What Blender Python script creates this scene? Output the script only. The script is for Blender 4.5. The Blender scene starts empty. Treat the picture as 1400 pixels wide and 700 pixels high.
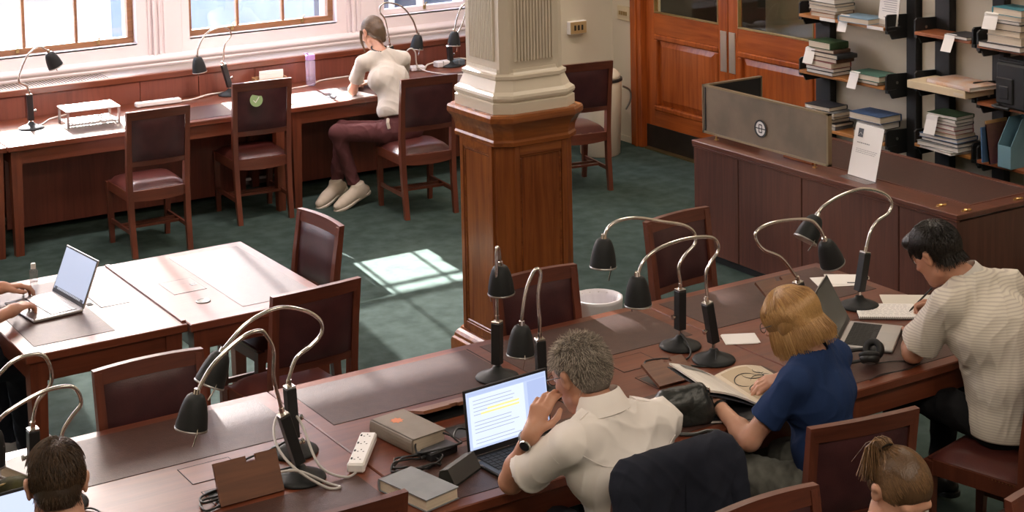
import bpy, bmesh, math, random
import numpy as np
from mathutils import Vector, Matrix

random.seed(7)
RNG = np.random.default_rng(7)
SC = bpy.context.scene
COL = SC.collection
PI = math.pi

# ------------------------------------------------------------------ camera
def setup_camera():
    yaw, pit, rol, f, cy, h = 0.563608, -0.0853154, -0.0198181, 2289.4, -127.2, 3.2
    fw = Vector((math.sin(yaw) * math.cos(pit), math.cos(yaw) * math.cos(pit), math.sin(pit)))
    r0 = Vector((math.cos(yaw), -math.sin(yaw), 0))
    u0 = r0.cross(fw)
    r = r0 * math.cos(rol) + u0 * math.sin(rol)
    u = -r0 * math.sin(rol) + u0 * math.cos(rol)
    cd = bpy.data.cameras.new('camera')
    cam = bpy.data.objects.new('camera', cd)
    COL.objects.link(cam)
    m = Matrix((r, u, -fw)).transposed().to_4x4()
    m.translation = (0, 0, h)
    cam.matrix_world = m
    cd.sensor_width = 36.0
    cd.lens = f / 1400 * 36.0
    cd.shift_y = (cy - 350) / 1400
    cd.clip_end = 200
    SC.camera = cam
setup_camera()

# ------------------------------------------------------------------ light
SC.view_settings.view_transform = 'Standard'
SC.view_settings.look = 'None'
SC.view_settings.gamma = 1.0
SC.view_settings.use_curve_mapping = False
SC.view_settings.exposure = 0.60

SUN_DIR = Vector((-0.135, -1.0, -0.525)).normalized()      # the way the light travels
def setup_light():
    w = bpy.data.worlds.new('sky'); SC.world = w
    w.use_nodes = True
    nt = w.node_tree
    bg = nt.nodes['Background']
    sky = nt.nodes.new('ShaderNodeTexSky')
    sky.sky_type = 'NISHITA'
    sky.sun_disc = False
    sky.sun_elevation = math.radians(27.5)
    sky.sun_rotation = math.radians(7.7)
    sky.air_density = 1.0; sky.dust_density = 2.0; sky.ozone_density = 1.0
    nt.links.new(sky.outputs[0], bg.inputs[0])
    bg.inputs[1].default_value = 3.2
    sd = bpy.data.lights.new('sun', 'SUN')
    sd.energy = 58.0; sd.angle = math.radians(0.6); sd.color = (1.0, 0.95, 0.88)
    so = bpy.data.objects.new('sun', sd); COL.objects.link(so)
    so.location = (6, 20, 10)
    so.rotation_euler = SUN_DIR.to_track_quat('-Z', 'Y').to_euler()
    def area(name, loc, size, sizey, power, color, aim=None, spread=180):
        d = bpy.data.lights.new(name, 'AREA'); d.shape = 'RECTANGLE'
        d.size = size; d.size_y = sizey; d.energy = power; d.color = color; d.spread = math.radians(spread)
        o = bpy.data.objects.new(name, d); COL.objects.link(o)
        o.location = loc
        if aim: o.rotation_euler = (Vector(aim) - Vector(loc)).to_track_quat('-Z', 'Y').to_euler()
        return o
    # unseen area lights added under the ceiling as warm fill
    for i, (x, y, p) in enumerate(((1.0, 0.5, 88), (4.6, 0.6, 58), (0.6, 6.0, 50), (6.6, 6.0, 42), (6.9, 9.3, 28))):
        area('ceiling_fill_light', (x, y, 4.9), 1.6, 1.6, p, (1.0, 0.86, 0.70))
    # added area lights, out of view, that brighten the window wall
    for x, p in ((1.8, 26), (5.0, 26)):
        area('window_wall_fill_light', (x, 9.2, 4.85), 1.2, 0.4, p, (1.0, 0.88, 0.88), (x + .3, 12.2, 1.5), 75)
setup_light()

# ------------------------------------------------------------------ materials
def new_mat(name):
    m = bpy.data.materials.new(name); m.use_nodes = True
    nt = m.node_tree
    b = nt.nodes['Principled BSDF']
    return m, nt, b
def lin(c):
    return tuple(c[:3]) + (1.0,)
def mat(name, col, rough=0.5, metal=0.0, col2=None, nscale=8.0, bump=0.0, bscale=60.0, spec=0.5, sheen=0.0, coat=0.0, stretch=(1, 1, 1), detail=4.0):
    m, nt, b = new_mat(name)
    N, L = nt.nodes, nt.links
    b.inputs['Base Color'].default_value = lin(col)
    b.inputs['Roughness'].default_value = rough
    b.inputs['Metallic'].default_value = metal
    b.inputs['Specular IOR Level'].default_value = spec
    if sheen: b.inputs['Sheen Weight'].default_value = sheen
    if coat:
        b.inputs['Coat Weight'].default_value = coat; b.inputs['Coat Roughness'].default_value = 0.15
    if col2 or bump:
        tc = N.new('ShaderNodeTexCoord'); mp = N.new('ShaderNodeMapping')
        mp.inputs['Scale'].default_value = stretch
        L.new(tc.outputs['Object'], mp.inputs[0])
        if col2:
            n = N.new('ShaderNodeTexNoise'); n.inputs['Scale'].default_value = nscale; n.inputs['Detail'].default_value = detail
            r = N.new('ShaderNodeValToRGB')
            r.color_ramp.elements[0].color = lin(col); r.color_ramp.elements[1].color = lin(col2)
            r.color_ramp.elements[0].position = 0.35; r.color_ramp.elements[1].position = 0.65
            L.new(mp.outputs[0], n.inputs['Vector']); L.new(n.outputs['Fac'], r.inputs[0]); L.new(r.outputs[0], b.inputs['Base Color'])
        if bump:
            n2 = N.new('ShaderNodeTexNoise'); n2.inputs['Scale'].default_value = bscale; n2.inputs['Detail'].default_value = 3
            bp = N.new('ShaderNodeBump'); bp.inputs['Strength'].default_value = bump; bp.inputs['Distance'].default_value = 0.01
            L.new(mp.outputs[0], n2.inputs['Vector']); L.new(n2.outputs['Fac'], bp.inputs['Height']); L.new(bp.outputs[0], b.inputs['Normal'])
    return m
def wood(name, c1, c2, axis=0, rough=0.3, scale=1.0, bump=0.05, spec=0.5):
    m, nt, b = new_mat(name)
    N, L = nt.nodes, nt.links
    tc = N.new('ShaderNodeTexCoord'); mp = N.new('ShaderNodeMapping')
    s = [26.0 * scale] * 3; s[axis] = 1.6 * scale
    mp.inputs['Scale'].default_value = s
    L.new(tc.outputs['Object'], mp.inputs[0])
    n = N.new('ShaderNodeTexNoise'); n.inputs['Scale'].default_value = 1.0; n.inputs['Detail'].default_value = 6; n.inputs['Distortion'].default_value = 0.6
    n.inputs['Roughness'].default_value = 0.62
    n2 = N.new('ShaderNodeTexNoise'); n2.inputs['Scale'].default_value = 1.3; n2.inputs['Detail'].default_value = 2
    L.new(mp.outputs[0], n.inputs['Vector']); L.new(tc.outputs['Object'], n2.inputs['Vector'])
    mx = N.new('ShaderNodeMath'); mx.operation = 'MULTIPLY_ADD'; mx.inputs[1].default_value = 0.45
    L.new(n2.outputs['Fac'], mx.inputs[0]); 
    sc = N.new('ShaderNodeMath'); sc.operation = 'MULTIPLY'; sc.inputs[1].default_value = 0.62
    L.new(n.outputs['Fac'], sc.inputs[0]); L.new(sc.outputs[0], mx.inputs[2])
    r = N.new('ShaderNodeValToRGB')
    r.color_ramp.elements[0].color = lin(c2); r.color_ramp.elements[0].position = 0.36
    r.color_ramp.elements[1].color = lin(c1); r.color_ramp.elements[1].position = 0.64
    L.new(mx.outputs[0], r.inputs[0]); L.new(r.outputs[0], b.inputs['Base Color'])
    b.inputs['Roughness'].default_value = rough
    b.inputs['Specular IOR Level'].default_value = spec
    if bump:
        bp = N.new('ShaderNodeBump'); bp.inputs['Strength'].default_value = bump; bp.inputs['Distance'].default_value = 0.004
        L.new(n.outputs['Fac'], bp.inputs['Height']); L.new(bp.outputs[0], b.inputs['Normal'])
    return m
def glass(name, tint=(0.93, 0.95, 0.97), rough=0.02, haze=None):
    m = bpy.data.materials.new(name); m.use_nodes = True
    nt = m.node_tree; N, L = nt.nodes, nt.links
    N.clear()
    out = N.new('ShaderNodeOutputMaterial'); mix = N.new('ShaderNodeMixShader')
    t = N.new('ShaderNodeBsdfTransparent'); g = N.new('ShaderNodeBsdfGlossy'); fr = N.new('ShaderNodeFresnel')
    t.inputs[0].default_value = lin(tint); g.inputs['Roughness'].default_value = rough; fr.inputs[0].default_value = 1.5
    ge = N.new('ShaderNodeNewGeometry'); io = N.new('ShaderNodeMath'); io.operation = 'MULTIPLY_ADD'; io.inputs[1].default_value = 1 / 1.5 - 1.5; io.inputs[2].default_value = 1.5
    L.new(ge.outputs['Backfacing'], io.inputs[0]); L.new(io.outputs[0], fr.inputs[0])     # thin panes: same ratio from both faces
    L.new(fr.outputs[0], mix.inputs[0]); L.new(t.outputs[0], mix.inputs[1]); L.new(g.outputs[0], mix.inputs[2])
    last = mix
    if haze:
        d = N.new('ShaderNodeBsdfDiffuse'); d.inputs[0].default_value = lin(haze[0])
        mm = N.new('ShaderNodeMixShader'); mm.inputs[0].default_value = haze[1]
        L.new(mix.outputs[0], mm.inputs[1]); L.new(d.outputs[0], mm.inputs[2]); last = mm
    L.new(last.outputs[0], out.inputs[0])
    return m
def emis(name, col, strength):
    m, nt, b = new_mat(name)
    b.inputs['Base Color'].default_value = (0.02, 0.02, 0.02, 1)
    b.inputs['Emission Color'].default_value = lin(col); b.inputs['Emission Strength'].default_value = strength
    b.inputs['Roughness'].default_value = 0.3
    return m

MAH1, MAH2 = (0.165, 0.044, 0.019), (0.080, 0.018, 0.009)
M = {}
M['mah_x'] = wood('mahogany_x', MAH1, MAH2, 0, 0.30)
M['mah_y'] = wood('mahogany_y', MAH1, MAH2, 1, 0.30)
M['mah_z'] = wood('mahogany_z', MAH1, MAH2, 2, 0.34)
M['chair'] = wood('chair_wood', (0.16, 0.045, 0.024), (0.075, 0.020, 0.012), 2, 0.33)
M['chair_x'] = wood('chair_wood_x', (0.16, 0.045, 0.024), (0.075, 0.020, 0.012), 0, 0.33)
M['ped_z'] = wood('pedestal_wood_z', (0.29, 0.092, 0.022), (0.14, 0.037, 0.011), 2, 0.22)
M['ped_x'] = wood('pedestal_wood_x', (0.29, 0.092, 0.022), (0.14, 0.037, 0.011), 0, 0.22)
M['ped_y'] = wood('pedestal_wood_y', (0.29, 0.092, 0.022), (0.14, 0.037, 0.011), 1, 0.22)
M['door_z'] = wood('door_wood_z', (0.42, 0.100, 0.018), (0.21, 0.042, 0.009), 2, 0.26)
M['door_y'] = wood('door_wood_y', (0.42, 0.100, 0.018), (0.21, 0.042, 0.009), 1, 0.26)
M['desk_z'] = wood('desk_wood_z', (0.125, 0.046, 0.030), (0.058, 0.019, 0.014), 2, 0.34, 1.2)
M['desk_y'] = wood('desk_wood_y', (0.14, 0.046, 0.026), (0.065, 0.019, 0.012), 1, 0.33)
M['wains'] = wood('wainscot_wood', (0.20, 0.058, 0.036), (0.10, 0.027, 0.019), 2, 0.34)
M['shelfwood'] = wood('shelf_wood', (0.46, 0.20, 0.055), (0.30, 0.11, 0.028), 1, 0.35)
M['shelfred'] = wood('shelf_wood_red', (0.36, 0.12, 0.045), (0.22, 0.065, 0.025), 1, 0.35)
M['sash'] = wood('sash_wood', (0.30, 0.14, 0.06), (0.17, 0.075, 0.035), 0, 0.4)
M['stand'] = wood('stand_wood', (0.20, 0.072, 0.028), (0.09, 0.030, 0.013), 0, 0.5)
M['inset'] = mat('table_leather', (0.056, 0.027, 0.022), 0.40, col2=(0.074, 0.035, 0.028), nscale=30, bump=0.12, bscale=260, spec=0.34)
M['line'] = mat('dark_line', (0.012, 0.008, 0.007), 0.6)
M['leather'] = mat('chair_leather', (0.046, 0.014, 0.017), 0.34, col2=(0.062, 0.019, 0.021), nscale=14, bump=0.10, bscale=220)
M['seatleather'] = mat('seat_leather', (0.070, 0.020, 0.018), 0.30, col2=(0.10, 0.026, 0.020), nscale=8, bump=0.08, bscale=200)
M['brass'] = mat('brass', (0.62, 0.43, 0.18), 0.28, 1.0)
M['brassdull'] = mat('dull_brass', (0.40, 0.29, 0.13), 0.45, 1.0)
M['chrome'] = mat('chrome', (0.72, 0.68, 0.64), 0.16, 1.0)
M['steel'] = mat('steel', (0.45, 0.44, 0.43), 0.35, 1.0)
M['black'] = mat('black_paint', (0.012, 0.013, 0.014), 0.42)
M['blackmatt'] = mat('black_matt', (0.010, 0.010, 0.011), 0.65)
M['lampblack'] = mat('lamp_black', (0.014, 0.015, 0.016), 0.55, spec=0.3, bump=0.03, bscale=300)
M['white'] = mat('white_plastic', (0.78, 0.76, 0.74), 0.4)
M['cable_w'] = mat('white_cable', (0.66, 0.60, 0.55), 0.5)
M['cable_b'] = mat('black_cable', (0.012, 0.012, 0.013), 0.5)
M['cream_paint'] = mat('cream_gloss_paint', (0.66, 0.58, 0.47), 0.35, col2=(0.62, 0.545, 0.44), nscale=3)
M['win_paint'] = mat('window_paint', (0.76, 0.67, 0.67), 0.4, col2=(0.72, 0.63, 0.63), nscale=2)
M['plaster'] = mat('plaster', (0.60, 0.54, 0.43), 0.8, col2=(0.55, 0.49, 0.385), nscale=1.5, bump=0.05, bscale=90)
M['ceil'] = mat('ceiling_plaster', (0.72, 0.70, 0.66), 0.9)
M['carpet'] = mat('carpet', (0.036, 0.058, 0.049), 0.95, col2=(0.060, 0.088, 0.077), nscale=9, bump=0.35, bscale=420, spec=0.1, sheen=0.0)
M['paper'] = mat('paper', (0.78, 0.75, 0.72), 0.8)
M['page'] = mat('page_block', (0.66, 0.57, 0.45), 0.85, col2=(0.56, 0.47, 0.36), nscale=5, stretch=(1, 1, 90))
M['pagew'] = mat('page_block_white', (0.76, 0.71, 0.65), 0.85, col2=(0.64, 0.59, 0.53), nscale=5, stretch=(1, 1, 90))
M['ink'] = mat('ink', (0.03, 0.03, 0.035), 0.7)
M['alu'] = mat('laptop_aluminium', (0.55, 0.54, 0.54), 0.38, 0.9)
M['lapblack'] = mat('laptop_black', (0.014, 0.014, 0.016), 0.4)
M['pane'] = glass('window_glass')
M['film'] = glass('sheer_blind_glass', (0.9, 0.9, 0.92))
def sheer():
    nt = M['film'].node_tree; N, L = nt.nodes, nt.links
    mix = [n for n in N if n.type == 'MIX_SHADER'][0]; out = [n for n in N if n.type == 'OUTPUT_MATERIAL'][0]
    tr = N.new('ShaderNodeBsdfTranslucent'); tr.inputs[0].default_value = (.33, .31, .32, 1)
    m2 = N.new('ShaderNodeMixShader'); m2.inputs[0].default_value = .60
    L.new(mix.outputs[0], m2.inputs[1]); L.new(tr.outputs[0], m2.inputs[2]); L.new(m2.outputs[0], out.inputs[0])
sheer()
M['doorglass'] = glass('door_glass', (0.80, 0.82, 0.78))
M['acryl'] = glass('clear_plastic', (0.90, 0.91, 0.92), 0.05, ((0.7, 0.7, 0.72), 0.10))

# ------------------------------------------------------------------ mesh builder
class MB:
    def __init__(s): s.v = []; s.f = []
    def add(s, vs, fs):
        o = len(s.v); s.v += [tuple(v) for v in vs]; s.f += [tuple(i + o for i in f) for f in fs]; return s
    def box(s, x0, x1, y0, y1, z0, z1, m=None, bev=0.0):
        if bev > 0:
            bev = min(bev, (x1 - x0) / 2.01, (y1 - y0) / 2.01, (z1 - z0) / 2.01)
            b = bev
            vs = []; idx = {}
            for sx in (0, 1):
                for sy in (0, 1):
                    for sz in (0, 1):
                        X = (x0, x1)[sx]; Y = (y0, y1)[sy]; Z = (z0, z1)[sz]
                        dx = (b, -b)[sx]; dy = (b, -b)[sy]; dz = (b, -b)[sz]
                        idx[(sx, sy, sz, 0)] = len(vs); vs.append((X, Y + dy, Z + dz))
                        idx[(sx, sy, sz, 1)] = len(vs); vs.append((X + dx, Y, Z + dz))
                        idx[(sx, sy, sz, 2)] = len(vs); vs.append((X + dx, Y + dy, Z))
            I = lambda a, bb, c, k: idx[(a, bb, c, k)]
            fs = []
            fs += [(I(0,0,0,0), I(0,0,1,0), I(0,1,1,0), I(0,1,0,0)), (I(1,0,0,0), I(1,1,0,0), I(1,1,1,0), I(1,0,1,0))]
            fs += [(I(0,0,0,1), I(1,0,0,1), I(1,0,1,1), I(0,0,1,1)), (I(0,1,0,1), I(0,1,1,1), I(1,1,1,1), I(1,1,0,1))]
            fs += [(I(0,0,0,2), I(0,1,0,2), I(1,1,0,2), I(1,0,0,2)), (I(0,0,1,2), I(1,0,1,2), I(1,1,1,2), I(0,1,1,2))]
            for a in (0, 1):
                for c in (0, 1):
                    q = (I(a,c,0,0), I(a,c,1,0), I(a,c,1,1), I(a,c,0,1)); fs.append(q if (a + c) % 2 else q[::-1])
                    q = (I(a,0,c,0), I(a,1,c,0), I(a,1,c,2), I(a,0,c,2)); fs.append(q[::-1] if (a + c) % 2 else q)
                    q = (I(0,a,c,1), I(1,a,c,1), I(1,a,c,2), I(0,a,c,2)); fs.append(q if (a + c) % 2 else q[::-1])
            for a in (0, 1):
                for bb in (0, 1):
                    for c in (0, 1):
                        q = (I(a,bb,c,0), I(a,bb,c,1), I(a,bb,c,2)); fs.append(q if (a + bb + c) % 2 else q[::-1])
        else:
            vs = [(x0,y0,z0),(x1,y0,z0),(x1,y1,z0),(x0,y1,z0),(x0,y0,z1),(x1,y0,z1),(x1,y1,z1),(x0,y1,z1)]
            fs = [(0,3,2,1),(4,5,6,7),(0,1,5,4),(1,2,6,5),(2,3,7,6),(3,0,4,7)]
        if m is not None: vs = [tuple(m @ Vector(v)) for v in vs]
        return s.add(vs, fs)
    def bar(s, a, b, w, h, up=(0, 0, 1), w2=None, h2=None):
        a = Vector(a); b = Vector(b); d = (b - a).normalized(); up = Vector(up)
        sx = d.cross(up)
        if sx.length < 1e-5: sx = d.cross(Vector((0, 1, 0)))
        sx.normalize(); sy = sx.cross(d).normalized()
        w2 = w if w2 is None else w2; h2 = h if h2 is None else h2
        vs = []
        for p, ww, hh in ((a, w, h), (b, w2, h2)):
            for i, j in ((-1, -1), (1, -1), (1, 1), (-1, 1)): vs.append(p + sx * (i * ww / 2) + sy * (j * hh / 2))
        return s.add(vs, [(3,2,1,0),(4,5,6,7),(0,1,5,4),(1,2,6,5),(2,3,7,6),(3,0,4,7)])
    def tube(s, pts, r, n=8, cap=True, smooth=0):
        P = [Vector(p) for p in pts]
        if smooth:
            Q = []
            m = len(P)
            for i in range(m - 1):
                p0 = P[max(i - 1, 0)]; p1 = P[i]; p2 = P[i + 1]; p3 = P[min(i + 2, m - 1)]
                for k in range(smooth):
                    t = k / smooth
                    Q.append(0.5 * ((2 * p1) + (p2 - p0) * t + (2 * p0 - 5 * p1 + 4 * p2 - p3) * t * t + (3 * p1 - p0 - 3 * p2 + p3) * t ** 3))
            Q.append(P[-1]); 
            if not isinstance(r, (int, float)):
                r = list(np.interp(np.linspace(0, m - 1, len(Q)), range(m), r))
            P = Q
        R = [r] * len(P) if isinstance(r, (int, float)) else r
        d0 = (P[1] - P[0]).normalized()
        nx = d0.orthogonal().normalized()
        rings = []
        for i, p in enumerate(P):
            d = (P[min(i + 1, len(P) - 1)] - P[max(i - 1, 0)]).normalized()
            nx = (nx - d * nx.dot(d)).normalized(); ny = d.cross(nx)
            rings.append([p + (nx * math.cos(2 * PI * k / n) + ny * math.sin(2 * PI * k / n)) * R[i] for k in range(n)])
        return s.rings(rings, cap)
    def rings(s, rings, cap=True, closed=True):
        n = len(rings[0]); vs = [v for r in rings for v in r]; fs = []
        for i in range(len(rings) - 1):
            for k in range(n if closed else n - 1):
                a = i * n + k; b = i * n + (k + 1) % n
                fs.append((a, b, b + n, a + n))
        if cap:
            fs.append(tuple(range(n))[::-1]); fs.append(tuple(range((len(rings) - 1) * n, len(rings) * n)))
        return s.add(vs, fs)
    def lathe(s, prof, n=24, c=(0, 0, 0), m=None, cap=True):
        rings = []
        for r, z in prof:
            ring = [Vector((r * math.cos(2 * PI * k / n), r * math.sin(2 * PI * k / n), z)) for k in range(n)]
            if m is not None: ring = [m @ v for v in ring]
            rings.append([v + Vector(c) for v in ring])
        return s.rings(rings, cap)
    def prism(s, poly, z0, z1):
        return s.rings([[Vector((x, y, z0)) for x, y in poly], [Vector((x, y, z1)) for x, y in poly]])
    def quadgrid(s, G):
        n, m = len(G), len(G[0]); vs = [p for row in G for p in row]
        return s.add(vs, [(i * m + j, i * m + j + 1, (i + 1) * m + j + 1, (i + 1) * m + j) for i in range(n - 1) for j in range(m - 1)])
    def xf(s, m):
        s.v = [tuple(m @ Vector(v)) for v in s.v]; return s

def build(name, mb, material, parent=None, loc=None, rotz=0.0, smooth=False, bevel=0.0, sub=0):
    me = bpy.data.meshes.new(name)
    if isinstance(mb, MB): me.from_pydata(mb.v, [], mb.f)
    else:
        V, F = mb
        me.vertices.add(len(V)); me.vertices.foreach_set('co', np.asarray(V, np.float32).ravel())
        k = F.shape[1]
        me.loops.add(F.size); me.loops.foreach_set('vertex_index', F.astype(np.int32).ravel())
        me.polygons.add(len(F)); me.polygons.foreach_set('loop_start', np.arange(len(F), dtype=np.int32) * k)
        me.update(calc_edges=True)
    me.materials.append(material)
    if smooth: me.polygons.foreach_set('use_smooth', [True] * len(me.polygons))
    me.update()
    o = bpy.data.objects.new(name, me); COL.objects.link(o)
    if parent: o.parent = parent
    if loc is not None: o.location = loc
    if rotz: o.rotation_euler = (0, 0, rotz)
    if bevel:
        b = o.modifiers.new('edge', 'BEVEL'); b.width = bevel; b.segments = 2; b.limit_method = 'ANGLE'; b.angle_limit = math.radians(50)
    if sub:
        b = o.modifiers.new('smooth', 'SUBSURF'); b.levels = sub; b.render_levels = sub
    return o
def smooth_by_angle(o, deg=40):
    me = o.data
    me.polygons.foreach_set('use_smooth', [True] * len(me.polygons))
    bm = bmesh.new(); bm.from_mesh(me)
    bmesh.ops.recalc_face_normals(bm, faces=bm.faces)
    for e in bm.edges:
        if len(e.link_faces) == 2 and e.calc_face_angle(0) > math.radians(deg): e.smooth = False
    bm.to_mesh(me); bm.free()
    return o
def tag(o, label=None, cat=None, group=None, kind=None):
    if label: o['label'] = label
    if cat: o['category'] = cat
    if group: o['group'] = group
    if kind: o['kind'] = kind
    return o
def thing(name, loc=(0, 0, 0), rotz=0.0, label=None, cat=None, group=None):
    o = bpy.data.objects.new(name, None); COL.objects.link(o)
    o.empty_display_size = 0.05
    o.location = loc; o.rotation_euler = (0, 0, rotz)
    return tag(o, label, cat, group)
def struct(name, mb, material, parent=None, **kw):
    o = build(name, mb, material, parent, **kw)
    if parent is None: o['kind'] = 'structure'
    return o
def sroot(name, loc=(0, 0, 0)):
    o = thing(name, loc); o['kind'] = 'structure'; return o
def copy_tree(o, parent=None):
    c = o.copy(); COL.objects.link(c)
    if parent: c.parent = parent
    for ch in list(o.children): copy_tree(ch, c)
    return c
# ================================================================== the hall
WY = 12.20            # inner face of the window wall
DX = 8.23             # inner face of the door wall
JX, JY = 7.45, 11.46  # the jog beside the last window
struct('floor', MB().box(-3, 11.5, -4, 13.0, -0.12, 0), M['carpet'])
struct('ceiling', MB().box(-3, DX, -4, 13.0, 5.0, 5.1), M['ceil'])
struct('wall_left', MB().box(-3.1, -3, -4, 13.0, 0, 5), M['plaster'])
struct('wall_back', MB().box(-3, DX, -4.1, -4, 0, 5), M['plaster'])

# windows along the far side: (x0, x1, number of panes across)
WINS = [(-2.03, -0.76, 3), (-0.34, 0.93, 3), (1.35, 2.62, 3), (3.04, 4.31, 3), (4.735, 6.0, 3), (6.43, 7.28, 2)]
Z0, Z1, ZM = 1.135, 4.30, 1.83
wb = MB()
wb.box(-3, JX + 0.2, WY, WY + 0.32, 0, Z0); wb.box(-3, JX + 0.2, WY, WY + 0.32, Z1, 5)
xs = [-3] + [v for w in WINS for v in w[:2]] + [JX + 0.2]
for i in range(0, len(xs), 2): wb.box(xs[i], xs[i + 1], WY, WY + 0.32, Z0, Z1)
struct('wall_window', wb, M['win_paint'])
struct('wall_jog', MB().box(JX, DX + 0.25, JY, WY + 0.32, 0, 5), M['plaster'])
# upright mouldings on the piers between the windows
for i in range(0, len(xs), 2):
    c = (xs[i] + xs[i + 1]) / 2
    if i == 0 or i == len(xs) - 2: continue
    t = sroot('trim_%d' % (10 + i), (c, WY, 0))
    for dx, w, d in ((-0.115, 0.020, 0.016), (-0.075, 0.030, 0.030), (-0.03, 0.020, 0.018), (0.075, 0.15, 0.012)):
        build('moulding', MB().box(dx - w / 2, dx + w / 2, -d, 0.0, 1.0, 3.6, bev=0.005), M['win_paint'], t)
# stepped reveal at each window foot and the rounded sill nosing
t = sroot('trim_1', (0, 0, 0))
nose = [(12.20, 1.035), (12.185, 1.035), (12.165, 1.03), (12.15, 1.02), (12.143, 1.005), (12.148, 0.99), (12.16, 0.982), (12.165, 0.975), (12.155, 0.965), (12.158, 0.95), (12.17, 0.94), (12.20, 0.94)]
n = MB(); n.rings([[Vector((-3, y, z)) for y, z in nose], [Vector((JX, y, z)) for y, z in nose]])
smooth_by_angle(build('sill_nosing', n, M['win_paint'], t), 50)
for k, (x0, x1, np_) in enumerate(WINS):
    w = sroot('window_%d' % (k + 1), (x0, WY, 0))
    W = x1 - x0; yf = 0.07; fw = 0.045
    sm_ = M['sash'] if k < 5 else M['win_paint']
    f = build('frame', MB().box(0, W, yf, yf + .06, Z0, Z0 + fw, bev=.004).box(0, fw, yf, yf + .06, Z0 + fw, Z1).box(W - fw, W, yf, yf + .06, Z0 + fw, Z1).box(0, W, yf, yf + .06, Z1 - fw, Z1), sm_, w)
    build('meeting_rail', MB().box(fw, W - fw, yf, yf + .05, ZM, ZM + 0.05, bev=.004), sm_, f)
    pw = (W - 2 * fw) / np_
    for i in range(1, np_):
        build('muntin', MB().box(fw + pw * i - .011, fw + pw * i + .011, yf + .008, yf + .05, Z0 + fw, Z1 - fw, bev=.004), sm_, f)
    build('transom_bar', MB().box(fw, W - fw, yf + .01, yf + .045, ZM - .100, ZM - .080), sm_, f)
    for i in range(np_):
        xa, xb = fw + pw * i + (.009 if i else -.003), fw + pw * (i + 1) - (.009 if i < np_ - 1 else -.003)
        build('pane', MB().box(xa, xb, yf + .026, yf + .030, Z0 + fw, ZM), M['pane'], w)
        build('upper_pane', MB().box(xa, xb, yf + .026, yf + .030, ZM + .05, Z1 - fw), M['film'], w)
    for fx in ((0.30, 0.78) if np_ == 3 else (0.5,)):
        h = MB().box(W * fx - .012, W * fx + .012, yf - .012, yf, Z0 + .015, Z0 + .05, bev=.003)
        h.tube([(W * fx, yf - .008, Z0 + .045), (W * fx, yf - .03, Z0 + .05), (W * fx - .005, yf - .034, Z0 + .068), (W * fx + .012, yf - .03, Z0 + .075)], .005, 6)
        build('sash_lift', h, M['brassdull'], w)
    # inner sill of the recess
    build('recess_sill', MB().box(0.0, W, 0.0, yf, Z0 - .012, Z0 - .001), M['win_paint'], w)

# ledge over the radiators, with its grilles, and the wainscot under it
LY = 11.86
t = sroot('trim_2', (0, 0, 0))
build('ledge_board', MB().box(-3, JX, LY - .012, LY + .05, 0.905, 0.952, bev=.006), M['mah_x'], t)
build('ledge_strip', MB().box(-3, JX, LY + .05, WY - .03, 0.90, 0.935), M['steel'], t)
build('ledge_top', MB().box(4.05, JX, LY + .05, WY, 0.935, 0.949), mat('ledge_grey', (0.30, 0.255, 0.23), 0.5), t)
g = MB()
x = -1.0
while x < 4.02:
    g.box(x, x + .012, LY + .06, WY - .045, .935, .95); x += .024
g.box(-1.0, 4.03, LY + .05, LY + .062, .935, .951); g.box(-1.0, 4.03, WY - .05, WY - .03, .935, .951); g.box(3.99, 4.05, LY + .05, WY, .935, .951)
gr = build('grille', g, mat('grille_metal', (0.40, 0.34, 0.29), 0.45, 0.6), t); gr['kind'] = 'stuff'
t = sroot('trim_3', (0, 0, 0))
edges = [-3, -2.1, -1.2, -0.3, 0.6, 1.5, 2.42, 3.35, 4.20, 4.66, 5.12, 5.58, 6.05, 6.95, JX]
for i in range(len(edges) - 1):
    build('panel', MB().box(edges[i] + .002, edges[i + 1] - .002, LY, LY + .03, 0.06, 0.905, bev=.003), M['wains'], t)
build('backing', MB().box(-3, JX, LY + .031, WY, 0.0, 0.90), M['black'], t)
struct('baseboard_window', MB().box(-3, JX, LY - .012, LY + .03, 0.0, 0.06), mat('skirting', (0.24, 0.20, 0.18), 0.5))
# pale service pipe that runs along the skirting
pp = MB().tube([(-1, 11.80, .05), (4.2, 11.80, .05), (4.6, 11.79, .06), (7.3, 11.80, .05)], .012, 8)
struct('trim_4', pp, M['white'])

# door wall with a pair of glazed doors
DT, DB = 11.02, 8.88       # y of both ends of the door opening
wb = MB()
wb.box(DX, DX + .25, DT + .10, JY + .3, 0, 5); wb.box(DX, DX + .25, -4, DB - .06, 0, 5); wb.box(DX, DX + .25, DB - .06, DT + .10, 2.55, 5)
struct('wall_right', wb, M['plaster'])
struct('baseboard_right', MB().box(DX - .012, DX, DT + .16, JY, 0, .05), M['plaster'])
t = sroot('trim_5', (DX, 0, 0))
build('architrave', MB().box(-.035, .14, DT, DT + .15, 0, 2.6, bev=.006), M['door_z'], t)
build('architrave_bead', MB().box(-.05, -.03, DT + .05, DT + .085, 0, 2.6, bev=.006), M['door_z'], t)
build('architrave', MB().box(-.035, .14, DB - .13, DB, 0, 2.6, bev=.006), M['door_z'], t)
build('door_head', MB().box(-.035, .14, DB - .13, DT + .15, 2.47, 2.6, bev=.006), M['door_y'], t)
build('threshold', MB().box(-.03, .1, DB, DT - .02, 0, .012), M['brassdull'], t)
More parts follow.
